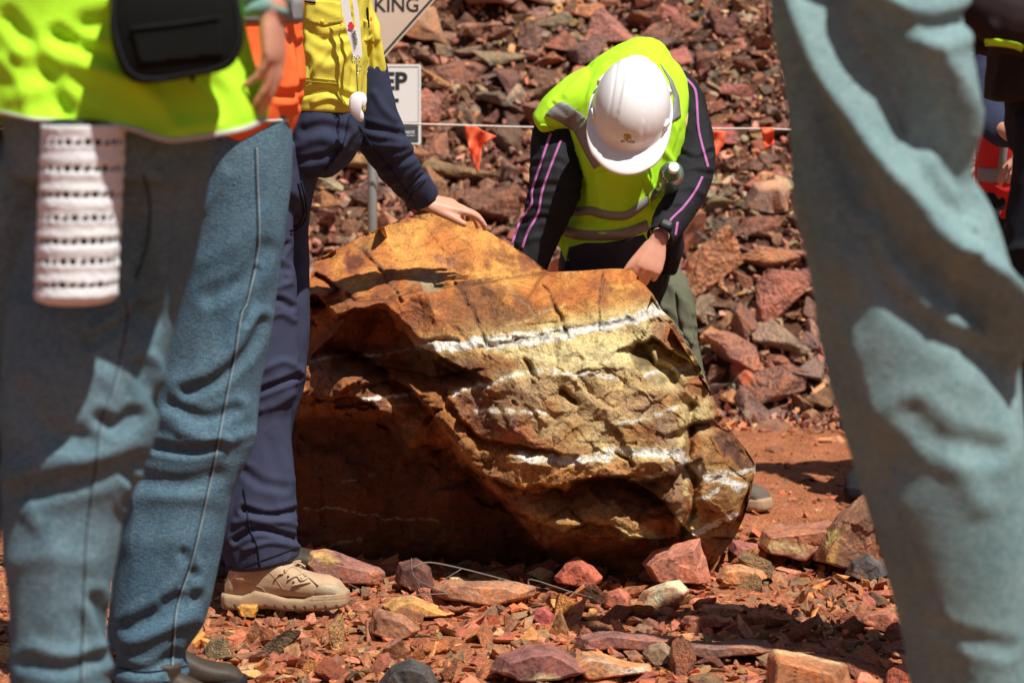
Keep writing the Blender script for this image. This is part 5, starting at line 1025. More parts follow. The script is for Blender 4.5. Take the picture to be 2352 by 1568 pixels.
# ================================================================== onlookers in the foreground and at the right
def slabpoly(poly, layers, m, parent, name, k=4):
    pl = spl(list(poly)+[poly[0]], k)[:-1]; c = pl.mean(0); V = []; n = len(pl)
    for Y, s in layers: V += [P(*(c+(p-c)*s), Y) for p in pl]
    Fc = [(a*n+i, a*n+(i+1) % n, (a+1)*n+(i+1) % n, (a+1)*n+i) for a in range(len(layers)-1) for i in range(n)]+[tuple(range(n-1, -1, -1)), tuple(range((len(layers)-1)*n, len(layers)*n))]
    return mk(name, np.array(V), Fc, m, parent), np.array(V), Fc
def shell(rings, hem, Yc, m, parent, name, strokes=(), N=170, k=12, noise=.003, seed=1, amp_flare=0.0):
    """open garment tube: rings (cx px, y px, half width px, half depth m); hem polyline replaces the last row's height"""
    r = spl(rings, k); V = []; H = np.array(hem, float)
    for j, (cx, y, hw, b) in enumerate(r):
        f = (j/(len(r)-1))**2
        for i in range(N):
            a = 2*math.pi*i/N; x = cx+hw*math.cos(a); yy = y
            if math.sin(a) < .35: yy = y+(np.interp(x, H[:, 0], H[:, 1])-r[-1][1])*f
            V.append(P(x, yy, Yc+b*math.sin(a)*(1+amp_flare*f*math.sin(a*9+1))))
    V = np.array(V); n = len(r); Fc = [(j*N+i, j*N+(i+1) % N, (j+1)*N+(i+1) % N, (j+1)*N+i) for j in range(n-1) for i in range(N)]
    Fc = [f[::-1] for f in Fc]; nn = normals(V, Fc); c = V.mean(0)
    if ((V-c)*nn).sum() < 0: Fc = [f[::-1] for f in Fc]
    V = folds(V, Fc, strokes, noise, (5, 5, 3), seed); return mk(name, V, Fc, m, parent, True, -.003), V, Fc
def std_joints(x, Y, dx=.1, zt=1.62, z0=0.0, face=(0, 1, 0), arms=None):
    """joints of an upright figure centred on world x, depth Y"""
    s = (zt-z0)/1.62; f = Vector(face); r = f.cross(Vector((0, 0, 1))); V = lambda a, z, g=0: Vector((x, Y, z0+z*s))+r*a+f*g
    J = dict(hl=V(-.09, .90), hr=V(.09, .90), kl=V(-.11, .49, .02), kr=V(.11, .49, .02), al=V(-.12, .09), ar=V(.12, .09), tl=V(-.14, .035, .17), tr=V(.14, .035, .17), sl=V(-.18, 1.40), sr=V(.18, 1.40), el=V(-.23, 1.12), er=V(.23, 1.12), wl=V(-.24, .88, .06), wr=V(.24, .88, .06), neck=V(0, 1.47), head=V(0, 1.60, .02))
    return J
def vest_person():
    Yc = 3.6; root = thing('person', 'person seen from behind in lime vest and faded grey blue jeans, arm hanging', 'person', P(140, 1949, Yc))
    J = dict(hl=P(90, 300, 3.65), hr=P(320, 330, 3.6), kl=P(-80, 1000, 3.68), kr=P(180, 950, 3.6), al=P(-110, 1850, 3.72), ar=P(145, 1850, 3.62), tl=P(-150, 1930, 3.9), tr=P(150, 1930, 3.8), sl=P(-60, -720, 3.6), sr=P(500, -720, 3.6), el=P(-230, -300, 3.62), er=P(600, -330, 3.62), wl=P(-200, 60, 3.6), wr=P(622, 18, 3.52), neck=P(225, -850, 3.62), head=P(225, -1050, 3.68))
    h = hand(J['wr'], P(636, 262, 3.52)-J['wr'], Vector((.93, -.32, 0)), Vector((.32, .93, 0)), .80, ((16, 20, 12), (12, 18, 12), (14, 20, 14), (22, 26, 16)), (1, 0, -1, -2), (1.0, .0, .02), (0, 0))
    h2 = hand(J['wl'], Vector((0, 0, -1)), Vector((-1, 0, 0)), Vector((0, 1, 0)), .95)
    body(root, J, h+h2+[limb([(600, -120, 3.55, 52), (612, -50, 3.53, 46), (622, 20, 3.52, 40)])], .0042, SK, (0, .05, 1), (0, 1, 0)); mk('hair', *ball(J['head']+Vector((0, -.02, .03)), (.088, .1, .1)), HAIR, root)
    tr = [limb([(240, 60, 3.6, 240, .15), (245, 250, 3.6, 243, .16), (245, 400, 3.6, 225, .15)], 30, 2, 3, .1),
          limb([(330, 300, 3.6, 158, .13), (292, 430, 3.62, 182, .11), (250, 560, 3.62, 196, .105), (212, 700, 3.62, 194, .10), (190, 850, 3.6, 184, .11), (176, 950, 3.6, 178, .105), (165, 1050, 3.6, 165, .10), (145, 1150, 3.6, 142, .09), (138, 1250, 3.6, 133, .09), (136, 1400, 3.6, 112, .08), (140, 1568, 3.6, 114, .08), (146, 1750, 3.62, 118, .085), (150, 1900, 3.62, 125, .09)], 32, 2, 3, .1),
          limb([(90, 350, 3.66, 150, .12), (-10, 700, 3.7, 140, .11), (-100, 1000, 3.72, 125, .10), (-120, 1400, 3.72, 105, .09), (-115, 1900, 3.72, 120, .09)], 28, 2, 3, .1)]
    fs = [([(30, 1085), (120, 1060), (250, 1040), (345, 985)], 33, 0.0098), ([(60, 1130), (180, 1100), (300, 1060)], 26, -0.0073), ([(215, 760), (260, 730), (300, 690)], 20, 0.0073), ([(200, 790), (270, 750), (320, 700)], 15, -0.0080), ([(320, 840), (335, 880), (370, 930)], 19, -0.0086), ([(230, 960), (270, 975), (300, 950)], 18, -0.0073), ([(240, 860), (260, 900), (250, 940)], 20, 0.0049), ([(345, 820), (362, 850), (350, 900)], 15, 0.0061),
          ([(300, 500), (330, 620), (330, 740)], 28, -0.0073), ([(380, 420), (370, 560), (350, 680)], 28, 0.0073), ([(60, 900), (100, 980), (180, 1010)], 28, -0.0061), ([(30, 1290), (120, 1275), (200, 1290)], 26, 0.0037), ([(215, 1380), (235, 1420), (250, 1470)], 20, -0.0086), ([(195, 1390), (215, 1450), (245, 1530)], 18, 0.0067), ([(60, 1520), (150, 1535), (240, 1500)], 18, -0.0061), ([(80, 1480), (160, 1500), (230, 1480)], 15, 0.0049), ([(100, 1200), (130, 1300), (110, 1420)], 26, 0.0037), ([(290, 1090), (310, 1120), (290, 1150)], 13, -0.0073), ([(60, 700), (120, 740), (190, 730)], 31, 0.0049), ([(20, 950), (40, 1060), (80, 1200)], 20, 0.0043)]
    o, v, f = fuse_cloth(tr, .0055, fs, 'jeans', DENA, root, .004, (5, 5, 3), 31, 7); S = Surf(v, f)
    strip(S, [(289, 687), (293, 737), (272, 837), (252, 913), (228, 980), (221, 1060), (199, 1215), (192, 1371), (185, 1568)], .9, 6, .0012, SEAMD, o, 'side_seam', .0012); strip(S, [(294, 687), (298, 737), (278, 837), (257, 913), (234, 980), (227, 1060), (205, 1215), (198, 1371), (191, 1568)], 1.0, 6, .0012, SEAM, o, 'side_seam', .0012)
    strip(S, [(330, 400), (345, 470), (338, 560), (312, 640)], 1.6, 6, .0015, SEAMD, o, 'pocket_seam', .002)
    hem = [(-200, 262), (0, 264), (80, 280), (200, 285), (300, 300), (380, 325), (450, 321), (560, 300), (612, 276), (640, 270)]
    st = [([(60, 120), (180, 150), (330, 210), (400, 300)], 26, .014), ([(130, 80), (240, 130), (330, 160)], 18, -.010), ([(350, 330), (420, 300), (500, 290)], 26, .010), ([(20, 40), (90, 130), (150, 260)], 20, -.008), ([(40, 230), (130, 200), (230, 250)], 24, .008), ([(470, 180), (520, 230), (540, 290)], 18, -.008), ([(10, 140), (60, 200), (70, 270)], 16, .008), ([(200, 60), (330, 40), (430, 80)], 26, -.010)]
    vo, vv, vf = shell([(225, -850, 120, .09), (225, -740, 275, .12), (225, -500, 300, .15), (225, -200, 300, .165), (228, 0, 322, .17), (228, 130, 350, .175), (226, 230, 388, .18), (226, 290, 388, .19)], hem, Yc, HV, root, 'safety_vest', st, 170, 10, .004, 4, .05); SV = Surf(vv, vf)
    strip(SV, [(-60, 262), (0, 260)]+[(x, y-4) for x, y in hem[2:-1]], 5.5, 6, .002, SILV, vo, 'hem_binding', .003)
    limbs = [limb([(590, -300, 3.56, 78), (598, -120, 3.545, 70), (604, -10, 3.53, 64), (606, 30, 3.53, 60)], 26, 2, 3, .05), limb([(520, -700, 3.6, 75), (580, -450, 3.58, 80), (590, -290, 3.56, 76)]), limb([(-70, -700, 3.6, 75), (-220, -300, 3.6, 75), (-205, 20, 3.6, 60)])]
    TEAL = mat('teal shirt cloth', (.20, .36, .32), .85, .15, .1, 20, .3, 500)
    fuse_cloth(limbs[:2], .006, [([(550, 20), (610, -10), (660, 15)], 10, -.006)], 'sleeve', TEAL, root, .004, (8, 8, 8), 2); fuse_cloth(limbs[2:], .007, [], 'sleeve', TEAL, root, .004, (8, 8, 8), 2)
    for hx, ax_ in ((146, 3.54), (-115, 3.66)):
        hp = P(hx, 1940, ax_); hp.z = float(gz(0, ax_))+.0; boot(root, hp, Vector((.1, 1, 0)), 1.0, BRNB, BLK, 'boot')
    # belt pouch
    pr = thing('camera_pouch', 'black padded zip pouch hanging over the lime vest', 'pouch', P(400, 190, 3.38))
    pl = [(262, -60), (400, -75), (520, -70), (546, -10), (560, 70), (552, 120), (520, 160), (430, 180), (345, 192), (296, 182), (268, 140), (252, 60)]
    bo, bv, bf = slabpoly(pl, [(3.43, .93), (3.42, .985), (3.385, 1.0), (3.35, 1.0), (3.335, .985), (3.325, .95), (3.322, .90)], BLKN, pr, 'pouch_body'); SP = Surf(bv, bf)
    for q in ([(262, -40), (262, 60), (280, 130), (306, 170), (350, 182), (430, 170), (512, 152), (542, 112), (548, 60), (535, -20)],): strip(SP, q, 2.6, 6, .002, BLK, pr, 'zip', .004)
    patch(SP, [(300, 62), (505, 38), (512, 128), (322, 148)], 8, .002, BLKN, pr, 'front_panel', .004); strip(SP, [(300, 66), (400, 56), (505, 40)], 2, 5, .006, BLK, pr, 'stitching', .002); mk('zip_pull', *wtube([P(440, 172, 3.33), P(444, 186, 3.33)], [.004, .003], 8, 2), BLK, pr)
    # crocheted bottle cover
    br = thing('bottle_holder', 'white crocheted bottle cover hanging below the lime vest in front of the jeans', 'bottle holder', P(178, 690, 3.45)); CRO = mat('white cotton yarn', (.71, .73, .74), .95, .1, .12, 260, .6, 500); Yb = 3.425; NA = 78; pitch = 6.6; NR = 62
    V = []; Fc = []
    for j in range(NR+9):
        y = 285+j*pitch; t = j/NR; cx = 192-18*t; hw = 95-1*t
        if j > NR-3: u = (j-NR+3)/11; hw *= math.sqrt(max(.0, 1-u**2.4)); y = 285+(NR-3)*pitch+u*26
        for i in range(NA):
            a = 2*math.pi*i/NA; R = hw*Yb/F*(1+.020*math.sin(i*math.pi)+.016*math.sin(j*1.2)+.02*(random.random()-.5)); c = P(cx+random.uniform(-.8, .8), y+random.uniform(-.9, .9)+(1.8 if i % 2 else -.6), Yb); V.append(c+Vector((R*math.cos(a), R*math.sin(a)*.92, 0)))
    rows_y = [327, 387, 445, 498, 548, 598, 645]; holes = set(int(round((y-285)/pitch)) for y in rows_y)
    for j in range(NR+8):
        for i in range(NA):
            if (j in holes or j+1 in holes) and i % 3 != 0 and not (j+1 in holes and i % 3 == 1 and random.random() < .5): continue
            Fc.append((j*NA+i, j*NA+(i+1) % NA, (j+1)*NA+(i+1) % NA, (j+1)*NA+i))
    V = np.array(V); N = normals(V, Fc); q = proj(V); V = V+N*(.0016*np.abs(np.sin(q[:, 0]*.42+np.sin(q[:, 1]*.5)))*np.where((V[:, 1] < 9), 1, 1))[:, None]
    o = mk('crochet_cover', V, Fc, CRO, br, True, .0035); ss_ = o.modifiers.new('u', 'SUBSURF'); ss_.levels = 1; ss_.render_levels = 1
    mk('bottle', *limb([(192, 280, Yb, 80), (190, 330, Yb, 86), (177, 650, Yb, 86)], 28, 2, 2, .1), mat('dark bottle', (.02, .02, .022), .5, .3), br); 
vest_person()
def orange_person():
    Yc = 4.9; root = thing('person', 'person in mid blue jeans, orange vest and dark boots standing behind the lime vest', 'person', P(350, 1581, Yc))
    J = dict(hr=P(545, 320, 4.9), hl=P(430, 320, 5.05), kr=P(475, 920, 4.88), kl=P(400, 930, 5.1), ar=P(350, 1590, 4.90), al=P(320, 1570, 5.12), tr=P(440, 1655, 4.88), tl=P(430, 1625, 5.12), sr=P(640, -330, 4.85), sl=P(400, -330, 5.05), er=P(600, -200, 4.78), el=P(380, -200, 5.1), wr=P(690, -340, 4.7), wl=P(560, -360, 4.8), neck=P(520, -430, 4.95), head=P(535, -560, 4.95))
    body(root, J, hand(J['wr'], Vector((0, 0, -1)), Vector((0, -1, 0)), Vector((1, 0, 0)), .95)+hand(J['wl'], Vector((0, 0, -1)), Vector((0, 1, 0)), Vector((1, 0, 0)), .95), .005, SK, (0, 0, 1), (1, .2, 0)); mk('hair', *ball(J['head']+Vector((-.015, 0, .03)), (.1, .088, .1)), HAIR, root)
    tr = [limb([(505, 180, 4.95, 150, .15), (510, 300, 4.95, 155, .16), (520, 380, 4.93, 146, .15)], 28, 2, 3, .1),
          limb([(572, 150, 4.9, 100, .12), (566, 260, 4.9, 104, .12), (556, 380, 4.9, 111, .12), (545, 500, 4.9, 111, .115), (528, 600, 4.9, 112, .11), (506, 750, 4.9, 115, .105), (480, 870, 4.9, 118, .10), (466, 950, 4.9, 124, .10), (442, 1050, 4.9, 119, .095), (425, 1110, 4.9, 114, .09), (404, 1200, 4.9, 116, .09), (384, 1300, 4.9, 120, .09), (362, 1400, 4.9, 112, .09), (350, 1455, 4.9, 93, .085), (346, 1500, 4.9, 76, .08), (348, 1552, 4.9, 87, .085)], 32, 2, 3, .05),
          limb([(440, 350, 5.06, 100), (410, 700, 5.1, 100), (395, 940, 5.12, 95), (330, 1490, 5.12, 85)], 26, 2, 3, .05)]
    fs = [([(400, 880), (470, 850), (540, 790), (580, 730)], 27, 0.0073), ([(430, 900), (500, 870), (570, 800), (600, 740)], 16, -0.0062), ([(380, 960), (450, 1000), (540, 1000)], 24, 0.0062), ([(360, 1025), (430, 1035), (500, 1020)], 13, -0.0078), ([(400, 930), (470, 960), (540, 940)], 16, -0.0052), ([(420, 990), (500, 1010), (570, 990)], 13, 0.0042), ([(560, 930), (575, 1000), (560, 1060)], 21, 0.0052), ([(330, 1100), (420, 1110), (500, 1090)], 21, -0.0052), ([(310, 1150), (400, 1140), (500, 1150)], 21, 0.0042), ([(300, 1440), (380, 1400), (440, 1370)], 20, -0.0094), ([(320, 1470), (390, 1440), (450, 1420)], 17, 0.0073), ([(380, 1380), (420, 1350), (440, 1320)], 16, -0.0052), ([(270, 1530), (340, 1540), (400, 1500)], 13, -0.0052), ([(470, 600), (540, 560), (600, 500)], 29, 0.0052), ([(480, 680), (560, 640), (610, 570)], 21, -0.0047), ([(470, 480), (500, 440), (520, 400)], 13, 0.0052), ([(300, 1250), (380, 1240), (470, 1230)], 29, 0.0036), ([(420, 1270), (440, 1310), (430, 1340)], 13, -0.0042), ([(590, 620), (580, 700), (560, 740)], 9, -0.0042)]
    o, v, f = fuse_cloth(tr, .0052, fs, 'jeans', DENB, root, .004, (6, 6, 3), 41, 7); S = Surf(v, f)
    sm = [(590, 340), (593, 431), (595, 565), (570, 690), (556, 720), (541, 817), (520, 922), (496, 1050), (477, 1140), (441, 1293), (409, 1389), (400, 1478), (396, 1545)]
    strip(S, sm, 1.5, 5, .0014, SEAM, o, 'side_seam', .0016); strip(S, [(x-5, y) for x, y in sm], .5, 5, .0016, SEAMD, o, 'side_seam', .0016); strip(S, [(270, 1532), (340, 1542), (432, 1528)], 1.2, 5, .0016, SEAMD, o, 'hem_stitching', .0016)
    ve = [limb([(520, -400, 4.95, 80, .1), (520, -340, 4.95, 150, .14), (522, -200, 4.93, 160, .17), (522, 0, 4.92, 172, .18), (523, 100, 4.92, 174, .18), (520, 200, 4.92, 174, .18), (505, 262, 4.92, 168, .17), (495, 284, 4.92, 160, .165)], 32, 2, 3, .03)]
    vo, vv, vf = fuse_cloth(ve, .0055, [([(640, 80), (670, 160), (660, 240)], 14, .010), ([(690, 100), (680, 180), (690, 240)], 9, -.007), ([(600, 200), (650, 220), (690, 200)], 12, -.008), ([(610, 60), (625, 140)], 10, .008)], 'safety_vest', HVo, root, .004, (8, 8, 8), 7); SV = Surf(vv, vf)
    strip(SV, [(352, 27), (420, 27), (500, 27), (600, 27), (660, 26), (697, 24)], 26, 6, .003, GREYT, vo, 'reflective_tape', .002, 5, False); strip(SV, [(400, 280), (560, 280), (620, 279), (664, 276)], 4, 6, .003, SILV, vo, 'hem_binding', .002)
    for hx, Yb, m_ in ((322, 4.87, 0), (300, 5.12, 0)):
        hp = P(hx, 1580, Yb); hp.z = float(gz(0, Yb))+.0; boot(root, hp, Vector((1, -.02 if Yb < 5 else .1, 0)), .80, BRNB, BLK, 'boot')
orange_person()
def pale_jeans_person():
    Yc = 3.3; root = thing('person', 'person close on the right, cut off above the thigh, in loose pale green blue jeans', 'person', P(2250, 2068, Yc))
    J = dict(hr=P(1985, 150, 3.3), hl=P(1995, 150, 3.45), kr=P(2115, 880, 3.29), kl=P(2120, 900, 3.53), ar=P(2255, 1960, 3.35), al=P(2250, 1900, 3.6), tr=P(2100, 2050, 3.28), tl=P(2120, 1990, 3.55), sr=P(2040, -780, 3.2), sl=P(2120, -780, 3.55), er=P(2200, -480, 3.12), el=P(2200, -480, 3.6), wr=P(1960, -620, 3.08), wl=P(1960, -600, 3.5), neck=P(2090, -900, 3.38), head=P(2060, -1080, 3.38))
    body(root, J, hand(J['wr'], Vector((-.8, 0, -.4)), Vector((0, -1, .2)), Vector((-.3, 0, 1)), .95)+hand(J['wl'], Vector((-1, 0, -.3)), Vector((0, 1, 0)), Vector((0, 0, 1)), .95), .005, SK, (-.1, 0, 1), (-1, 0, 0)); mk('hair', *ball(J['head']+Vector((.015, 0, .03)), (.1, .088, .1)), HAIR, root)
    tr = [limb([(2010, -90, 3.36, 200, .16), (1990, 20, 3.36, 200, .15), (1998, 200, 3.36, 175, .13)], 32, 2, 3, .1),
          limb([(1990, -40, 3.3, 216, .13), (1990, 60, 3.3, 216, .13), (1996, 180, 3.3, 205, .12), (2004, 300, 3.3, 195, .115), (2028, 450, 3.3, 198, .12), (2068, 560, 3.3, 215, .125), (2092, 650, 3.3, 220, .13), (2115, 750, 3.3, 226, .13), (2124, 850, 3.3, 213, .125), (2152, 1000, 3.3, 196, .12), (2186, 1200, 3.3, 176, .11), (2212, 1400, 3.31, 150, .10), (2232, 1568, 3.32, 134, .09), (2250, 1800, 3.34, 128, .09), (2258, 2000, 3.35, 130, .10)], 36, 2, 3, .1),
          limb([(1985, 100, 3.45, 160, .12), (2070, 600, 3.52, 140, .11), (2180, 1100, 3.58, 125), (2250, 1960, 3.6, 120)], 28, 2, 3, .1)]
    fs = [([(1860, -160), (1960, -20), (2040, 80), (2094, 164), (2130, 260), (2175, 350), (2255, 440), (2360, 520)], 80, .055, 1.6), ([(1760, -200), (1820, -20), (1875, 130), (1931, 248), (1990, 372), (2060, 480), (2119, 570), (2243, 694), (2340, 830), (2400, 950)], 62, .062, .7),
          ([(1980, 480), (2060, 640), (2160, 740), (2280, 800)], 40, .022, 1.2), ([(2090, 330), (2130, 420), (2200, 500)], 40, .020, 1.2), ([(2190, 620), (2240, 720), (2320, 790)], 22, -.016), ([(2200, 880), (2180, 1020), (2240, 1150)], 30, .008), ([(2100, 940), (2160, 1000), (2260, 1030)], 30, -.007), ([(1930, 700), (1985, 900), (2040, 1050)], 80, .032, 2.2), ([(2040, 1080), (2080, 1250), (2120, 1400), (2140, 1560)], 90, .010, 2.0), ([(1990, 30), (2090, 60), (2200, 40)], 22, -.014), ([(2140, 1430), (2220, 1460), (2300, 1480)], 22, -.004)]
    fuse_cloth(tr, .006, fs, 'jeans', DENE, root, .006, (4, 4, 3), 51, 7)
    sh = [limb([(2090, -880, 3.38, 90), (2090, -780, 3.38, 230, .16), (2080, -500, 3.38, 240, .18), (2030, -150, 3.36, 245, .19), (2012, -50, 3.36, 240, .17)], 30, 2, 3, .05), limb([(2040, -760, 3.22, 90), (2200, -480, 3.12, 80), (1990, -603, 3.08, 62)]), limb([(2120, -760, 3.55, 90), (2200, -480, 3.6, 80), (1990, -585, 3.5, 62)])]
    fuse_cloth(sh, .008, [], 'shirt', NAVY, root, .005, (6, 6, 6), 3)
    for hx, Yb in ((2290, 3.36), (2290, 3.62)):
        hp = P(hx, 2060, Yb); hp.z = float(gz(0, Yb)); boot(root, hp, Vector((-1, -.1, 0)), 1.0, BRNB, BLK, 'boot')
pale_jeans_person()
def dark_person():
    Yc = 5.1; root = thing('person', 'person at the right edge in near black trousers and dark top with a lime stripe', 'person', (P(2440, 800, Yc).x, Yc, 0))
    X = P(2440, 800, Yc).x; J = std_joints(X, Yc+.03, zt=1.68, z0=0, face=(-1, .1, 0))
    for a, sy in (('l', -1), ('r', 1)): J['e'+a] = Vector((X-.16, Yc+.2*sy, 1.44)); J['w'+a] = Vector((X-.38, Yc+.07*sy, 1.58))  # arms held forward out of view, posed to widen the ground shadow
    body(root, J, hand(J['wl'], Vector((-.4, .2, 1)), Vector((-1, -.3, 0)), Vector((0, 1, 0)), 1, ((50, 50, 30),)*4)+hand(J['wr'], Vector((-.4, -.2, 1)), Vector((-1, .3, 0)), Vector((0, -1, 0)), 1, ((50, 50, 30),)*4), .006, SK, (0, 0, 1), (-1, .1, 0)); mk('hair', *ball(J['head']+Vector((.01, 0, .03)), (.1, .088, .1)), HAIR, root)
    tr = [limb([(2440, 200, Yc, 130, .15), (2445, 330, Yc, 125, .14)]), limb([(2430, 260, Yc-.08, 100), (2436, 400, Yc-.08, 108), (2425, 520, Yc-.08, 112), (2410, 600, Yc-.08, 105), (2432, 700, Yc-.08, 102), (2448, 800, Yc-.08, 104), (2460, 1000, Yc-.08, 95), (2470, 1300, Yc-.08, 88), (2475, 1570, Yc-.08, 85)], 24, 2, 3, .1), limb([(2460, 260, Yc+.12, 105), (2470, 1000, Yc+.14, 95), (2480, 1530, Yc+.14, 85)], 24, 2, 3, .1)]
    fuse_cloth(tr, .006, [([(2310, 590), (2350, 570), (2400, 590)], 12, .010), ([(2310, 640), (2360, 650), (2420, 620)], 10, -.012), ([(2330, 700), (2370, 690), (2400, 720)], 10, .010)], 'trousers', DRK, root, .006, (8, 8, 5), 4)
    sh = [limb([(2440, -160, Yc, 60), (2440, -110, Yc, 120, .17), (2432, 0, Yc, 140, .2), (2428, 120, Yc, 150, .18), (2425, 225, Yc, 158, .18)], 30, 2, 3, .05)]
    for a in 'lr': sh.append(wtube([J['s'+a], J['e'+a], J['w'+a]], [.075, .065, .045], 14, 3))
    so_, sv, sf = fuse_cloth(sh, .006, [([(2280, 60), (2300, 140), (2290, 220)], 12, .008)], 'shirt', mat('black brown cloth', (.028, .02, .02), .9, .1, .2, 14, .4, 500), root, .005, (7, 7, 7), 6); SS_ = Surf(sv, sf)
    strip(SS_, [(2262, 98), (2290, 98), (2330, 104), (2350, 112)], 8, 5, .004, HV, so_, 'lime_stripe', .002)
    for dy in (-.08, .14): boot(root, Vector((X+.12, Yc+dy, 0)), Vector((-1, .1, 0)), 1.0, BLK, BLK, 'boot')
dark_person()
def red_vest_person():
    Yc = 7.6; root = thing('person', 'person in red vest and navy sleeves far right between the jeans legs, black boots', 'person', P(2100, 1125, Yc))
    J = dict(hr=P(2260, 500, 7.55), hl=P(2370, 500, 7.7), kr=P(2060, 800, 7.5), kl=P(2380, 820, 7.65), ar=P(2002, 1070, 7.66), al=P(2370, 1090, 7.75), tr=P(1975, 1120, 7.6), tl=P(2310, 1130, 7.65), sr=P(2260, 120, 7.45), sl=P(2420, 120, 7.7), er=P(2290, 290, 7.3), el=P(2440, 300, 7.6), wr=P(2345, 318, 7.2), wl=P(2395, 345, 7.35), neck=P(2335, 60, 7.5), head=P(2315, -50, 7.42))
    body(root, J, hand(J['wr'], Vector((1, -.3, -.1)), Vector((0, -.3, 1)), Vector((0, -1, 0)), .95, ((60, 50, 30),)*4)+hand(J['wl'], Vector((-1, -.3, -.3)), Vector((0, 0, 1)), Vector((0, -1, 0)), .95), .005, SK, (0, -.2, 1), (-.5, -.8, -.2)); mk('hair', *ball(J['head']+Vector((.01, .01, .03)), (.088, .1, .09)), HAIR, root)
    tr = [limb([(2325, 440, 7.62, 85, .14), (2320, 560, 7.62, 78, .14)]), limb([(2275, 500, 7.56, 58), (2160, 660, 7.52, 52), (2060, 800, 7.5, 45), (2020, 930, 7.55, 40), (2004, 1075, 7.66, 34)]), limb([(2360, 500, 7.7, 55), (2382, 820, 7.66, 46), (2372, 1085, 7.75, 36)])]
    fuse_cloth(tr, .007, [], 'trousers', DRK, root, .006, (9, 9, 5), 8)
    sh = [limb([(2335, 90, 7.55, 60), (2335, 140, 7.56, 86, .12), (2330, 300, 7.6, 80, .13), (2325, 480, 7.62, 78, .14)]), limb([(2262, 130, 7.45, 36), (2268, 210, 7.38, 36), (2290, 290, 7.3, 38), (2345, 318, 7.22, 26)]), limb([(2418, 130, 7.68, 36), (2440, 300, 7.6, 34), (2400, 343, 7.38, 26)])]
    fuse_cloth(sh, .006, [], 'shirt', NAVY, root, .005, (9, 9, 7), 9)
    ve = [limb([(2340, 150, 7.57, 75, .13), (2332, 300, 7.6, 86, .145), (2328, 420, 7.62, 84, .15), (2326, 498, 7.62, 84, .15)], 28, 2, 3, .05)]
    vo, vv, vf = fuse_cloth(ve, .006, [([(2280, 420), (2310, 440), (2350, 430)], 8, .006)], 'safety_vest', mat('red vest cloth', (.62, .03, .025), .75, .15, .06, 20, .25, 420), root, .004, (9, 9, 7), 10); S = Surf(vv, vf)
    strip(S, [(2245, 400), (2280, 404), (2340, 402), (2400, 400)], 16, 5, .003, GREYT, vo, 'reflective_tape', .002, 5, False); strip(S, [(2300, 395), (2306, 340), (2312, 250)], 9, 5, .004, GREYT, vo, 'reflective_tape', .002, 3, False)
    hp = P(2015, 1150, 7.76); hp.z = 0; boot(root, hp, Vector((-.35, -.9, 0)), 1.0, BLK, BLK, 'boot'); hp = P(2390, 1140, 7.86); hp.z = 0; boot(root, hp, Vector((-.35, -.9, 0)), 1.0, BLK, BLK, 'boot')
red_vest_person()
# ================================================================== signs, rope and flags
POSTM = mat('galvanised steel', (.34, .36, .33), .5, .5, .1, 40, .1, 200, metal=.6); SGW = mat('sign white', (.78, .78, .74), .45, .4, .02, 6); SGB = mat('sign beige', (.62, .50, .38), .55, .35, .05, 12, .1, 300); SGK = mat('sign black', (.025, .03, .03), .5, .4, .05, 40); SGN = mat('sign slate', (.06, .075, .085), .5, .4, .05, 40)
def plate(poly, Y, th, m, parent, name):
    n = len(poly); V = [P(x, y, Y-th/2) for x, y in poly]+[P(x, y, Y+th/2) for x, y in poly]
    return mk(name, np.array(V), [tuple(range(n)), tuple(range(2*n-1, n-1, -1))]+[(i, i+n, (i+1) % n+n, (i+1) % n) for i in range(n)], m, parent, False)
def rrect(x0, y0, x1, y1, r):
    out = []
    for cx, cy, a0 in ((x1-r, y1-r, 0), (x0+r, y1-r, 90), (x0+r, y0+r, 180), (x1-r, y0+r, 270)):
        for k in range(6): a = math.radians(a0+k*18); out.append((cx+r*math.cos(a), cy+r*math.sin(a)))
    return out
def frame(x0, y0, x1, y1, wd, Y, m, parent, name):
    for q in ([(x0, y0), (x1, y0), (x1, y0+wd), (x0, y0+wd)], [(x0, y1-wd), (x1, y1-wd), (x1, y1), (x0, y1)], [(x0, y0+wd), (x0+wd, y0+wd), (x0+wd, y1-wd), (x0, y1-wd)], [(x1-wd, y0+wd), (x1, y0+wd), (x1, y1-wd), (x1-wd, y1-wd)]): plate(q, Y, .001, m, parent, name)
def flat_text(s, x_right, ybase, cap, Y, m, parent, bold=0, xs=1.0):
    V, Fc = text_geo(s, 1, bold, 'LEFT'); h = 0.729; k = cap/h; mx = V[:, 0].max(); W = [P(x_right-(mx-v[0])*k*xs, ybase-v[1]*k, Y) for v in V]; return mk('lettering', np.array(W), Fc, m, parent, False)
Ys = 8.5; sp = thing('sign_post', 'round grey galvanised post carrying the diamond and white signs', 'post', P(851, 1000, Ys+.03))
z = P(851, 0, Ys); g = Vector((z.x, Ys+.03, -.05)); mk('pole', *wtube([g, g+Vector((0, 0, .9)), Vector((z.x, Ys+.03, 1.62))], [.0168]*3, 20, 1, .1), POSTM, sp)
for y in (40, 200, 290): mk('bracket', *ring_tube([P(829, y, Ys+.03), P(873, y, Ys+.03)], [Vector((0, 1, 0))]*2, [Vector((0, 0, 1))]*2, [.021]*2, [.010]*2, 12, 4, .05), POSTM, sp)
dg = thing('diamond_sign', 'faded beige diamond warning sign with black border, its lettering cut by the frame', 'sign', P(840, 180, Ys)); cx, cy, a, b_ = 840, -8, 167, 189
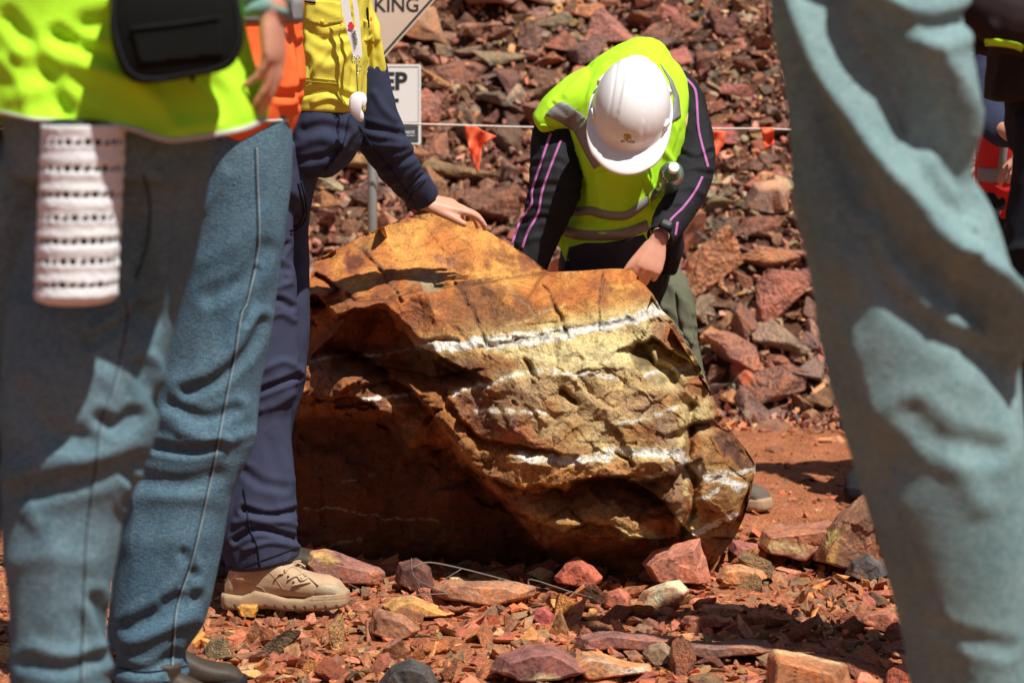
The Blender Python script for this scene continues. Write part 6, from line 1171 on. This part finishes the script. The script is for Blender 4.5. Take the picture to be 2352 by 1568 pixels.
def dia(k): 
    out = []
    for ux, uy in ((1, 0), (0, 1), (-1, 0), (0, -1)):
        for t in (-.05, 0, .05): out.append((cx+k*a*(ux*(1-abs(t))+(t if ux == 0 else 0)*(-1 if uy > 0 else 1)), cy+k*b_*(uy*(1-abs(t))+(t if uy == 0 else 0)*(1 if ux > 0 else -1))))
    return out
plate(dia(1), Ys, .003, SGB, dg, 'plate')
for i in range(12):
    o, n_ = dia(.965), dia(.925); j = (i+1) % 12; plate([o[i], o[j], n_[j], n_[i]], Ys-.0022, .0008, SGK, dg, 'border')
flat_text('BREAKING', 961, 27, 34, Ys-.0028, SGK, dg, .012, .93)
ws = thing('warning_sign', 'white rectangular sign with bold black capitals and a dark lower panel', 'sign', P(850, 332, Ys-.01)); Yw = Ys-.012
plate(rrect(733, 148, 967, 332, 5), Yw, .003, SGW, ws, 'plate'); plate(rrect(739, 284, 961, 327, 2), Yw-.0024, .0008, SGN, ws, 'lower_panel'); frame(738, 153, 962, 282, 1.3, Yw-.0022, mat('thin grey line', (.3, .3, .29), .5), ws, 'border')
flat_text('KEEP', 936, 205, 40, Yw-.003, SGK, ws, .035, 1.02); flat_text('OUT', 916, 264, 38, Yw-.003, SGK, ws, .035, 1.02); flat_text('Government', 953, 307, 10, Yw-.004, SGW, ws, .01, 1.1); plate([(860, 311), (953, 311), (953, 312.5), (860, 312.5)], Yw-.004, .0006, SGW, ws, 'underline')
ROPE = mat('white twisted cord', (.62, .58, .50), .9, .1, .3, 240, .7, 500); Yr = 8.42
pts = [P(x, y, Yr) for x, y in ((-420, 262), (300, 278), (884, 284), (1200, 292), (1500, 297), (1810, 298), (2275, 326), (2600, 335))]; tag(mk('rope', *wtube(pts, [.0035]*8, 8, 24, .2), ROPE), 'thin white cord strung across in front of the rubble bank', 'rope')
for x, lab in ((-420, 'steel picket holding the cord beyond the left edge'), (2600, 'steel picket holding the cord beyond the right edge')):
    p = P(x, 300, Yr); tag(mk('fence_picket', *wtube([Vector((p.x, Yr+.01, -.1)), Vector((p.x, Yr+.01, 1.35))], [.018, .018], 6, 2, .1), POSTM), lab, 'picket')
FLAG = mat('orange flag plastic', (.80, .13, .05), .55, .3, .05, 30, .2, 200)
def flag(poly, lab, seed):
    poly = np.array(poly, float); B = []
    for i in range(len(poly)):
        q0, q1 = poly[i], poly[(i+1) % len(poly)]; k = max(1, int(np.hypot(*(q1-q0))/4)); B += [q0+(q1-q0)*t/k for t in range(k)]
    B = np.array(B); x0, y0 = B.min(0); x1, y1 = B.max(0); g = np.array([(x, y) for x in np.arange(x0+2, x1, 4) for y in np.arange(y0+2, y1, 4)]); g = g[inside(g, B)]; g = g[segd(g, B, True) > 2]
    r = geometry.delaunay_2d_cdt([Vector(p) for p in np.vstack([B, g])], [], [list(range(len(B)))], 1, 1e-4); q = np.array([tuple(v) for v in r[0]])
    d = (q[:, 1]-y0)/max(y1-y0, 1); Y = Yr-.004-(.018*np.sin(q[:, 0]*.16+q[:, 1]*.05+seed)+.02*vn(np.stack([q[:, 0]*.06, q[:, 1]*.05, q[:, 0]*0+seed], 1)))*ss(d*3)
    tag(mk('flag', PN(q, Y), r[2], FLAG, None, True, .0012), lab, 'flag', 'orange flags on the cord')
flag([(1067, 287), (1080, 291), (1092, 289), (1112, 302), (1141, 313), (1128, 322), (1109, 333), (1106, 345), (1103, 372), (1099, 400), (1090, 385), (1080, 350), (1071, 318)], 'largest crumpled orange flag on the cord, left of the bending person', 1)
flag([(1627, 300), (1650, 300), (1669, 304), (1664, 322), (1662, 334), (1650, 352), (1640, 374), (1634, 350), (1629, 325)], 'orange flag on the cord beside the bending person\'s elbow', 4)
flag([(1747, 293), (1776, 293), (1778, 312), (1777, 332), (1764, 338), (1756, 348), (1753, 325)], 'small orange flag on the cord nearest the pale jeans', 7)
